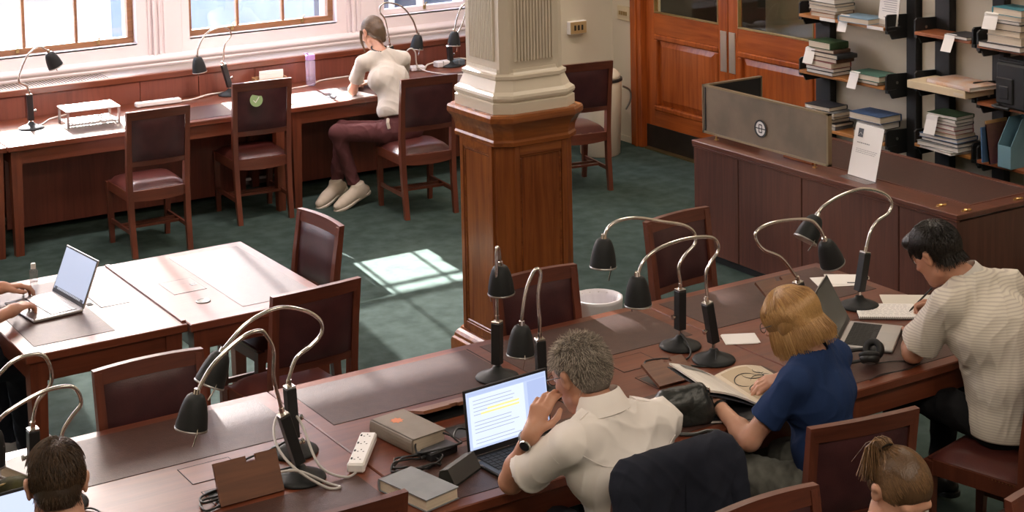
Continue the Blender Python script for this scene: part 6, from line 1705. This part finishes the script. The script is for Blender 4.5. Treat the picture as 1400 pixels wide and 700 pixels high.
# ------------------------------------------------------------------ man in the striped shirt
def man_stripe():
    o = (5.10, 4.44, .47)
    J = dict(hipL=(5.02, 4.43, .56), hipR=(5.21, 4.43, .56), waist=(5.11, 4.42, .72), chest=(5.07, 4.49, .91), shL=(4.868, 4.555, 1.035), shR=(5.245, 4.555, 1.045), neck=(5.040, 4.600, 1.105),
             elL=(4.850, 4.715, .800), wrL=(5.035, 4.900, .785), elR=(5.46, 4.78, .83), wrR=(5.385, 5.045, .80),
             knL=(4.96, 4.90, .57), knR=(5.24, 4.90, .57), anL=(4.98, 4.95, .10), anR=(5.26, 4.95, .10))
    F = Frame((4.965, 4.700, 1.195), (-.14, .82, -.52), (-.12, .44, .88))
    P = torso(J, -.012, 1.04) + limbs(J, 1.02) + neckp(J, F, .058) + head_prims(F, 1.0)
    P += hand_prims(J['wrL'], (.68, .72, -.06), (0, 0, 1), 1, 1.0, .22, (.4, .3), .10)
    P += hand_prims(J['wrR'], (-.30, .92, -.12), (.75, .1, .62), -1, 1.0, (.95, 1.0, 1.05, 1.1), (.8, .6), .02)
    me = person('dark-haired man in a striped cream shirt writing in a spiral notebook', P, SK_WARM, o)
    eyes(F, me, o)
    m, nt, b = new_mat('striped_jersey')
    N, L = nt.nodes, nt.links
    tc = N.new('ShaderNodeTexCoord'); sp = N.new('ShaderNodeSeparateXYZ'); mth = N.new('ShaderNodeMath'); mth.operation = 'MULTIPLY'; mth.inputs[1].default_value = 92.0
    nz = N.new('ShaderNodeTexNoise'); nz.inputs['Scale'].default_value = 4; ad_ = N.new('ShaderNodeMath'); ad_.operation = 'MULTIPLY_ADD'; ad_.inputs[1].default_value = .3
    fr = N.new('ShaderNodeMath'); fr.operation = 'FRACT'; cr = N.new('ShaderNodeValToRGB')
    cr.color_ramp.elements[0].color = (.70, .64, .56, 1); cr.color_ramp.elements[1].color = (.55, .49, .44, 1); cr.color_ramp.elements[0].position = .55; cr.color_ramp.elements[1].position = .75
    L.new(tc.outputs['Object'], sp.inputs[0]); L.new(sp.outputs[2], mth.inputs[0]); L.new(tc.outputs['Object'], nz.inputs['Vector']); L.new(nz.outputs['Fac'], ad_.inputs[0]); L.new(mth.outputs[0], ad_.inputs[2])
    L.new(ad_.outputs[0], fr.inputs[0]); L.new(fr.outputs[0], cr.inputs[0]); L.new(cr.outputs[0], b.inputs['Base Color']); b.inputs['Roughness'].default_value = .85; b.inputs['Specular IOR Level'].default_value = .2
    sh = tee('striped_shirt', J, m, me, o, 1.04, .012, .80, ((5.1, 4.44, .515), (0, 0, -1)), 51, .066, .0038, .0055, .026, loose=.030)
    nk = A3(J['neck']); ax = F.p(0, -.02, -.05) - nk; ax /= np.linalg.norm(ax); ax = ax * .6 + np.array([0, 0, 1.]) * .4; ax /= np.linalg.norm(ax)
    fx = A3((-.2, .95, -.2)); fx = fx - ax * (fx @ ax); fx /= np.linalg.norm(fx); rx = np.cross(fx, ax)
    prof = [(.064, .046), (.068, .050), (.073, .046), (.082, .012), (.080, .004), (.070, .02)]
    smooth_by_angle(build('collar', MB().rings([[Vector(nk - np.array([0, 0, .012]) + (rx * math.cos(a) + fx * math.sin(a)) * r + ax * z - A3(o)) for r, z in prof] for a in [math.radians(-90 - 150 + 300 * k / 32) for k in range(33)]]), cloth('collar_white', (.70, .66, .62)), sh), 60)
    trousers(J, cloth('black_trousers', (.010, .010, .012)), me, o, .98, .002, 19)
    sb = mat('black_shoe_b', (.014, .013, .013), .4)
    for s in 'LR': shoe('shoe', J['an' + s], A3(J['an' + s]) + np.array([0, .20, -.03]), sb, M['blackmatt'], me, o)
    hm = hairmat('hair_black', (0.0108, 0.0082, 0.0069), (0.0135, 0.0102, 0.0086), 60, .32)
    hm_d = mat('hair_black_dark', (0.015, 0.0115, 0.0097), .32, spec=.4); hm_l = mat('hair_black_light', (0.0285, 0.0209, 0.0171), .32, spec=.4)
    HP = [ell(F.p(0, -.013, .034), (.0815, .1015, .0945), F.R, .03, cuts=[(F.p(0, .075, .0), F.f * .45 - F.u * .9)]), ell(F.p(0, -.060, -.025), (.064, .048, .058), F.R, .03, cuts=[(F.p(0, -.05, -.066), -F.u)]), ell(F.p(0, .070, .082), (.062, .045, .034), F.R, .03)]
    for s in (-1, 1): HP.append(ell(F.p(s * .088, .006, -.018), (.022, .032, .036), F.R, .008, sub=True))
    hair = soft('hair', HP, hm, me, .0048, disp=wrinkle(9, .002, 40, (1, 1, .4)), origin=o)
    reg = lambda x, y, z: (((z > .02) & ((y < .07) | (z > .05))) | ((y < -.03) & (z > -.025))) & ~((abs(x) > .05) & (y > -.045) & (z < .06))
    sd = scalp(F, 3000, reg, 6, 1.09, 1.0)
    crown = np.array([.0, -.05, .11])
    def flow(Pp, i):
        q = to_local(F, Pp); d = q - crown; d /= np.linalg.norm(d, axis=1)[:, None] + 1e-6
        d = d + np.array([.15, .35, -.25]); n = q - np.array([0, -.012, .028]); n /= np.linalg.norm(n, axis=1)[:, None]
        return (d + n * .12) @ F.R.T
    strands('hair_strands', hair, hm_d, o, sd[::2], flow, 6, .0105, .0018, on_skull(F, 1.12, 1.0, -.04), .22, 9)
    strands('hair_strands', hair, hm_l, o, sd[1::2], flow, 6, .0105, .0018, on_skull(F, 1.12, 1.0, -.04), .22, 39)
    pen = thing('pen', (0, 0, 0), 0, 'pen in the right hand of the man in the striped shirt', 'pen')
    tipp = Vector((5.290, 5.165, TZ + .012)); top = Vector((5.40, 5.135, TZ + .105))
    pen.location = tipp
    build('barrel', MB().tube([(0, 0, 0), tuple((top - tipp) * .06), tuple((top - tipp) * .1), tuple(top - tipp)], [.0008, .003, .0042, .0042], 8), M['black'], pen)
    build('clip', MB().bar(tuple((top - tipp) * .75 + Vector((0, -.006, 0))), tuple((top - tipp) * .99 + Vector((0, -.006, 0))), .003, .0015), M['chrome'], pen)
man_stripe()

# ------------------------------------------------------------------ dark-haired man, bottom left
def man_left():
    o = (1.40, 4.42, .47)
    J = dict(hipL=(1.31, 4.42, .55), hipR=(1.50, 4.42, .55), waist=(1.40, 4.44, .71), chest=(1.395, 4.53, .88), shL=(1.20, 4.60, .965), shR=(1.58, 4.59, .965), neck=(1.385, 4.635, 1.025),
             elL=(1.13, 4.74, .80), wrL=(1.24, 4.93, .80), elR=(1.62, 4.76, .80), wrR=(1.46, 4.93, .80),
             knL=(1.28, 4.88, .57), knR=(1.53, 4.88, .57), anL=(1.29, 4.94, .10), anR=(1.53, 4.94, .10))
    F = Frame((1.375, 4.725, 1.135), (.24, .86, -.42), (.10, .42, .90))
    P = torso(J, -.012, 1.0) + limbs(J, 1.0) + neckp(J, F, .057) + head_prims(F, 1.0)
    P += hand_prims(J['wrL'], (.3, .95, 0), (0, 0, 1), 1, 1.0, .35) + hand_prims(J['wrR'], (-.3, .95, 0), (0, 0, 1), -1, 1.0, .35)
    me = person('man with short dark brown hair seen from behind at the bottom left', P, SK_FAIR, o)
    eyes(F, me, o)
    tee('dark_tee', J, cloth('charcoal_tee', (.03, .03, .034)), me, o, 1.0, .010, .7, ((1.4, 4.4, .5), (0, 0, -1)), 61)
    trousers(J, cloth('blue_jeans', (.03, .04, .07)), me, o, 1.0, .012, 22)
    sb = mat('brown_shoe', (.05, .03, .02), .5)
    for s in 'LR': shoe('shoe', J['an' + s], A3(J['an' + s]) + np.array([0, .20, -.03]), sb, M['blackmatt'], me, o)
    hm = hairmat('hair_brown', (0.0283, 0.0154, 0.008), (0.0354, 0.0192, 0.01), 50, .42)
    hm_d = mat('hair_brown_dark', (0.0378, 0.0205, 0.011), .42, spec=.4); hm_l = mat('hair_brown_light', (0.0808, 0.0437, 0.0218), .42, spec=.4)
    HP = [ell(F.p(0, -.013, .031), (.0785, .0995, .0925), F.R, .03, cuts=[(F.p(0, .07, .0), F.f * .5 - F.u * .9)]), ell(F.p(0, -.060, -.030), (.063, .047, .060), F.R, .03, cuts=[(F.p(0, -.05, -.078), -F.u)])]
    for s in (-1, 1): HP.append(ell(F.p(s * .088, .004, -.018), (.022, .030, .038), F.R, .008, sub=True))
    hair = soft('hair', HP, hm, me, .0045, disp=wrinkle(10, .002, 36, (1, 1, .4)), origin=o)
    reg = lambda x, y, z: (((z > .0) & ((y < .07) | (z > .05))) | ((y < -.03) & (z > -.035))) & ~((abs(x) > .04) & (y > -.06) & (z < .085))
    sd = scalp(F, 2600, reg, 7, 1.09, 1.0)
    crown = np.array([.012, -.055, .105])
    def flow(Pp, i):
        q = to_local(F, Pp); d = q - crown; d /= np.linalg.norm(d, axis=1)[:, None] + 1e-6
        n = q - np.array([0, -.012, .028]); n /= np.linalg.norm(n, axis=1)[:, None]
        sw = np.cross(n, d) * .35
        return (d + sw + n * .12 + np.array([0, 0, -.25])) @ F.R.T
    strands('hair_strands', hair, hm_d, o, sd[::2], flow, 5, .0095, .0012, on_skull(F, 1.085, 1.0, -.04), .16, 11)
    strands('hair_strands', hair, hm_l, o, sd[1::2], flow, 5, .0095, .0012, on_skull(F, 1.085, 1.0, -.04), .16, 41)
man_left()

# ------------------------------------------------------------------ woman with the ponytail, bottom right
def woman_pony():
    o = (3.27, 3.50, .47)
    J = dict(hipL=(3.36, 3.52, .55), hipR=(3.18, 3.52, .55), waist=(3.28, 3.49, .70), chest=(3.30, 3.42, .86), shL=(3.475, 3.34, .94), shR=(3.155, 3.40, .94), neck=(3.33, 3.365, .995),
             elL=(3.55, 3.20, .76), wrL=(3.43, 3.02, .78), elR=(3.10, 3.24, .76), wrR=(3.18, 3.03, .78),
             knL=(3.40, 3.10, .56), knR=(3.20, 3.08, .56), anL=(3.40, 3.06, .10), anR=(3.18, 3.04, .10))
    F = Frame((3.385, 3.335, 1.110), (-.12, -.80, -.50), (-.05, -.50, .86))
    P = torso(J, -.012, .92) + limbs(J, .94) + neckp(J, F, .048) + head_prims(F, .97, True)
    P += hand_prims(J['wrL'], (-.3, -.95, 0), (0, 0, 1), 1, .92, .35) + hand_prims(J['wrR'], (.3, -.95, 0), (0, 0, 1), -1, .92, .35)
    me = person('woman with brown hair tied in a ponytail, looking down at the bottom right', P, SK_FAIR, o)
    eyes(F, me, o, .97)
    tee('dark_top', J, cloth('black_knit', (.014, .014, .017)), me, o, .92, .010, .8, ((3.27, 3.5, .5), (0, 0, -1)), 71)
    trousers(J, cloth('dark_jeans', (.02, .022, .03)), me, o, .94, .012, 23)
    for s in 'LR': shoe('shoe', J['an' + s], A3(J['an' + s]) + np.array([0, -.20, -.03]), M['blackmatt'], M['blackmatt'], me, o)
    hm = hairmat('hair_light_brown', (0.0774, 0.0413, 0.0197), (0.0968, 0.0516, 0.0246), 45, .36)
    hm_d = mat('hair_light_brown_dark', (0.1087, 0.0572, 0.0272), .36, spec=.4); hm_l = mat('hair_light_brown_light', (0.1995, 0.1092, 0.0522), .36, spec=.4)
    HP = [ell(F.p(0, -.013, .029), (.0775, .0985, .0895), F.R, .03), ell(F.p(0, -.060, -.03), (.060, .046, .056), F.R, .03), ell(F.p(0, .112, -.022), (.064, .056, .080), F.R, .015, sub=True)]
    for s in (-1, 1): HP.append(ell(F.p(s * .088, .006, -.018), (.024, .030, .034), F.R, .008, sub=True))
    hair = soft('hair', HP, hm, me, .0045, disp=wrinkle(12, .0018, 30, (1, .3, 1)), origin=o)
    # the tail springs from the back of the crown and falls behind
    b0 = F.p(.035, -.085, .085)
    reg = lambda x, y, z: (z > -.02) & ((y < .060) | (z > .075))
    sd = scalp(F, 3600, reg, 8, 1.07, .97)
    fl = lambda Pp, i: (b0 - Pp) / (np.linalg.norm(b0 - Pp, axis=1)[:, None] + .03)
    strands('hair_strands', hair, hm_d, o, sd[::2], fl, 9, .016, .0014, on_skull(F, 1.085, .97, -.06), .06, 12)
    strands('hair_strands', hair, hm_l, o, sd[1::2], fl, 9, .016, .0014, on_skull(F, 1.085, .97, -.06), .06, 42)
    bd_ = build('hair_band', MB().tube([Vector(b0 + (F.r * math.cos(a) + F.u * math.sin(a)) * .018 + F.f * -.004 - A3(o)) for a in [2 * PI * k / 20 for k in range(21)]], .006, 8), M['blackmatt'], hair)
    g = np.random.default_rng(5)
    ang = g.uniform(0, 2 * PI, 500); rr = .024 * np.sqrt(g.uniform(0, 1, 500))
    sd = b0 + np.outer(rr * np.cos(ang), F.r) + np.outer(rr * np.sin(ang), F.u)
    def tail(Pp, i): return np.tile(np.array([(-F.f * 1.0 + F.u * .5 + F.r * .5), (-F.f * .8 + F.r * .7 - F.u * .4), (-F.f * .35 + F.r * .4 + np.array([0, 0, -1.])), np.array([-.1, -.05, -1]), np.array([0, 0, -1.])][min(i, 4)]), (len(Pp), 1))
    strands('ponytail', hair, hm_d, o, sd[::2], tail, 8, .0165, .0024, None, .14, 13)
    strands('ponytail', hair, hm_l, o, sd[1::2], tail, 8, .0165, .0024, None, .14, 43)
woman_pony()

# ------------------------------------------------------------------ person typing at the left edge
def person_left():
    o = (1.50, 7.50, .47)
    J = dict(hipL=(1.55, 7.59, .55), hipR=(1.55, 7.41, .55), waist=(1.53, 7.50, .71), chest=(1.56, 7.50, .90), shL=(1.60, 7.68, 1.00), shR=(1.60, 7.31, 1.00), neck=(1.60, 7.495, 1.07),
             elL=(1.76, 7.83, .825), wrL=(2.03, 7.735, .815), elR=(1.74, 7.185, .825), wrR=(1.985, 7.375, .815),
             knL=(2.02, 7.62, .57), knR=(2.02, 7.43, .57), anL=(2.03, 7.70, .10), anR=(2.08, 7.52, .10))
    F = Frame((1.69, 7.50, 1.20), (.85, 0, -.40), (.40, 0, .90))
    P = torso(J, -.012, 1.0) + limbs(J, .95) + neckp(J, F, .056) + head_prims(F, 1.0)
    P += hand_prims(J['wrL'], (.80, .05, -.04), (-.1, .1, 1), 1, 1.0, (.5, .5, .55, .6), (.5, .3), .06)
    P += hand_prims(J['wrR'], (.78, .55, .0), (-.2, -.2, 1), -1, 1.0, (.45, .5, .5, .55), (.5, .3), .06)
    me = person('person typing on the silver laptop, only forearms and dark trousers in view', P, SK_WARM, o)
    eyes(F, me, o)
    tee('grey_tee', J, cloth('grey_tee', (.10, .10, .11)), me, o, 1.0, .010, .6, ((1.5, 7.5, .5), (0, 0, -1)), 81)
    trousers(J, cloth('navy_trousers', (.012, .014, .022)), me, o, 1.0, .012, 24)
    ws = mat('pale_shoe', (.55, .54, .52), .6)
    for s in 'LR': shoe('shoe', J['an' + s], A3(J['an' + s]) + np.array([.19, .05, -.03]), ws, ws, me, o)
    hm = hairmat('hair_left', (0.0336, 0.021, 0.013), (0.042, 0.0263, 0.0162))
    hm_d = mat('hair_left_dark', (0.05, 0.0312, 0.0195), .42, spec=.4); hm_l = mat('hair_left_light', (0.076, 0.0475, 0.0285), .42, spec=.4)
    soft('hair', [ell(F.p(0, -.016, .034), (.083, .101, .093), F.R, .03, cuts=[(F.p(0, .07, .0), F.f * .5 - F.u * .9)]), ell(F.p(0, -.062, -.030), (.066, .048, .060), F.R, .03)], hm, me, .006, origin=o)
person_left()

# ================================================================== bag, headphones, pouch
def handbag():
    o = (3.725, 4.785, TZ + .002); c = np.array(o)
    bk_ = mat('bag_leather', (.013, .015, .014), .36, col2=(.022, .024, .022), nscale=10, bump=.12, bscale=120)
    R = Matrix.Rotation(math.radians(-20), 3, 'Z'); R = np.array(R)
    P = [rbox(c + np.array([0, 0, .045]), (.100, .052, .050), .03, R, .04), cap(c + R @ np.array([-.055, 0, .095]), c + R @ np.array([.07, .0, .115]), .030, .024, .06), cap(c + R @ np.array([-.085, -.01, .03]), c + R @ np.array([.08, -.012, .03]), .035, .040, .04)]
    b = thing('handbag', o, 0, 'small slouching black leather handbag between the man in white and the woman in blue', 'bag')
    V, F = sdf_mesh(P, .005, cuts=[(c, (0, 0, -1))], relax=3, disp=wrinkle(91, .008, 40)); build('body', (V - c[None, :], F), bk_, b, smooth=True)
    e = lambda *q: tuple(R @ np.array(q))
    build('zip', MB().tube([e(-.085, 0, .100), e(-.04, .005, .116), e(.03, .0, .122), e(.088, -.005, .112)], .0045, 6, smooth=4), M['steel'], b)
    build('side_tab', MB().tube([e(-.080, -.02, .105), e(-.105, -.03, .075), e(-.10, -.035, .03)], .010, 6, smooth=4), bk_, b)
    rg = [e(.098 + .008 * math.cos(a), -.015, .108 + .018 * math.sin(a)) for a in [2 * PI * k / 14 for k in range(15)]]
    build('ring', MB().tube(rg, .0028, 6), M['chrome'], b)
    st = [(3.815, 4.74, .855), (3.83, 4.735, .82), (3.835, 4.72, .775), (3.845, 4.62, .755), (3.845, 4.615, .68), (3.835, 4.60, .52), (3.82, 4.58, .40)]
    build('strap', MB().tube([tuple(Vector(q) - Vector(o)) for q in st], .0055, 8, smooth=5), bk_, b)
    st = [(3.63, 4.74, .80), (3.62, 4.70, .765), (3.68, 4.66, .757), (3.74, 4.655, .757), (3.78, 4.63, .755)]
    build('strap', MB().tube([tuple(Vector(q) - Vector(o)) for q in st], .007, 8, smooth=5), bk_, b)
handbag()
def headphones():
    o = (4.70, 4.83, TZ + .002)
    h = thing('headphones', o, 0, 'black headphones lying beside the silver laptop near the elbow of the striped man', 'headphones')
    def cup(c, n, r):
        mm = Matrix.Translation(c) @ basis(Vector(n))
        e = build('ear_cup', MB().lathe([(0, -.02), (r * .8, -.018), (r, -.008), (r, .004), (r * .9, .010)], 28).xf(mm), M['black'], h); smooth_by_angle(e, 60)
        build('cushion', MB().rings([[Vector(((r * .72 + .014 * math.cos(b)) * math.cos(a), (r * .72 + .014 * math.cos(b)) * math.sin(a), .014 + .012 * math.sin(b))) for b in [2 * PI * j / 10 for j in range(10)]] for a in [2 * PI * k / 28 for k in range(29)]], cap=False).xf(mm), M['blackmatt'], e, smooth=True)
        build('cover_ring', MB().lathe([(r * .45, -.0195), (r * .5, -.022), (r * .55, -.0195)], 24, cap=False).xf(mm), M['steel'], e)
    cup((-.020, -.045, .040), (.25, .35, .8), .040); cup((.055, .005, .046), (-.8, -.25, .45), .042)
    build('headband', MB().tube([(-.03, -.04, .035), (-.09, -.015, .03), (-.16, .03, .022), (-.20, .08, .018), (-.18, .13, .018), (-.11, .13, .022), (-.03, .09, .03), (.045, .02, .05)], [.006, .008, .011, .012, .012, .011, .008, .006], 8, smooth=5), M['blackmatt'], h, smooth=True)
    cable('thin black headphone lead on the dark table edge', [(4.72, 4.80, z_), (4.80, 4.78, z_), (4.88, 4.72, z_), (4.80, 4.68, z_), (4.66, 4.70, z_), (4.58, 4.68, z_)], .0022, M['cable_b'])
headphones()
def pouch():
    o = (1.40, 5.42, TZ + .002); c = np.array(o)
    p = thing('pouch', o, 0, 'dark olive fabric pouch with a yellow-green patch at the left edge of the long table', 'pouch')
    V, F = sdf_mesh([rbox(c + np.array([0, 0, .05]), (.11, .08, .05), .035, None, .03), ell(c + np.array([.03, .02, .09]), (.07, .05, .03), None, .03)], .006, cuts=[(c, (0, 0, -1))], disp=wrinkle(77, .008, 40))
    build('body', (V - c[None, :], F), cloth('olive_cloth', (.030, .028, .012), (.075, .070, .018), ns=14), p, smooth=True)
    build('drawstring', MB().tube([(-.12, -.08, .02), (-.05, -.10, .05), (.03, -.09, .03), (.10, -.07, .05)], .004, 6, smooth=4), M['cable_w'], p)
    build('zip', MB().tube([(-.10, .0, .100), (0, .0, .118), (.10, .02, .105)], .004, 6, smooth=3), M['brassdull'], p)
pouch()
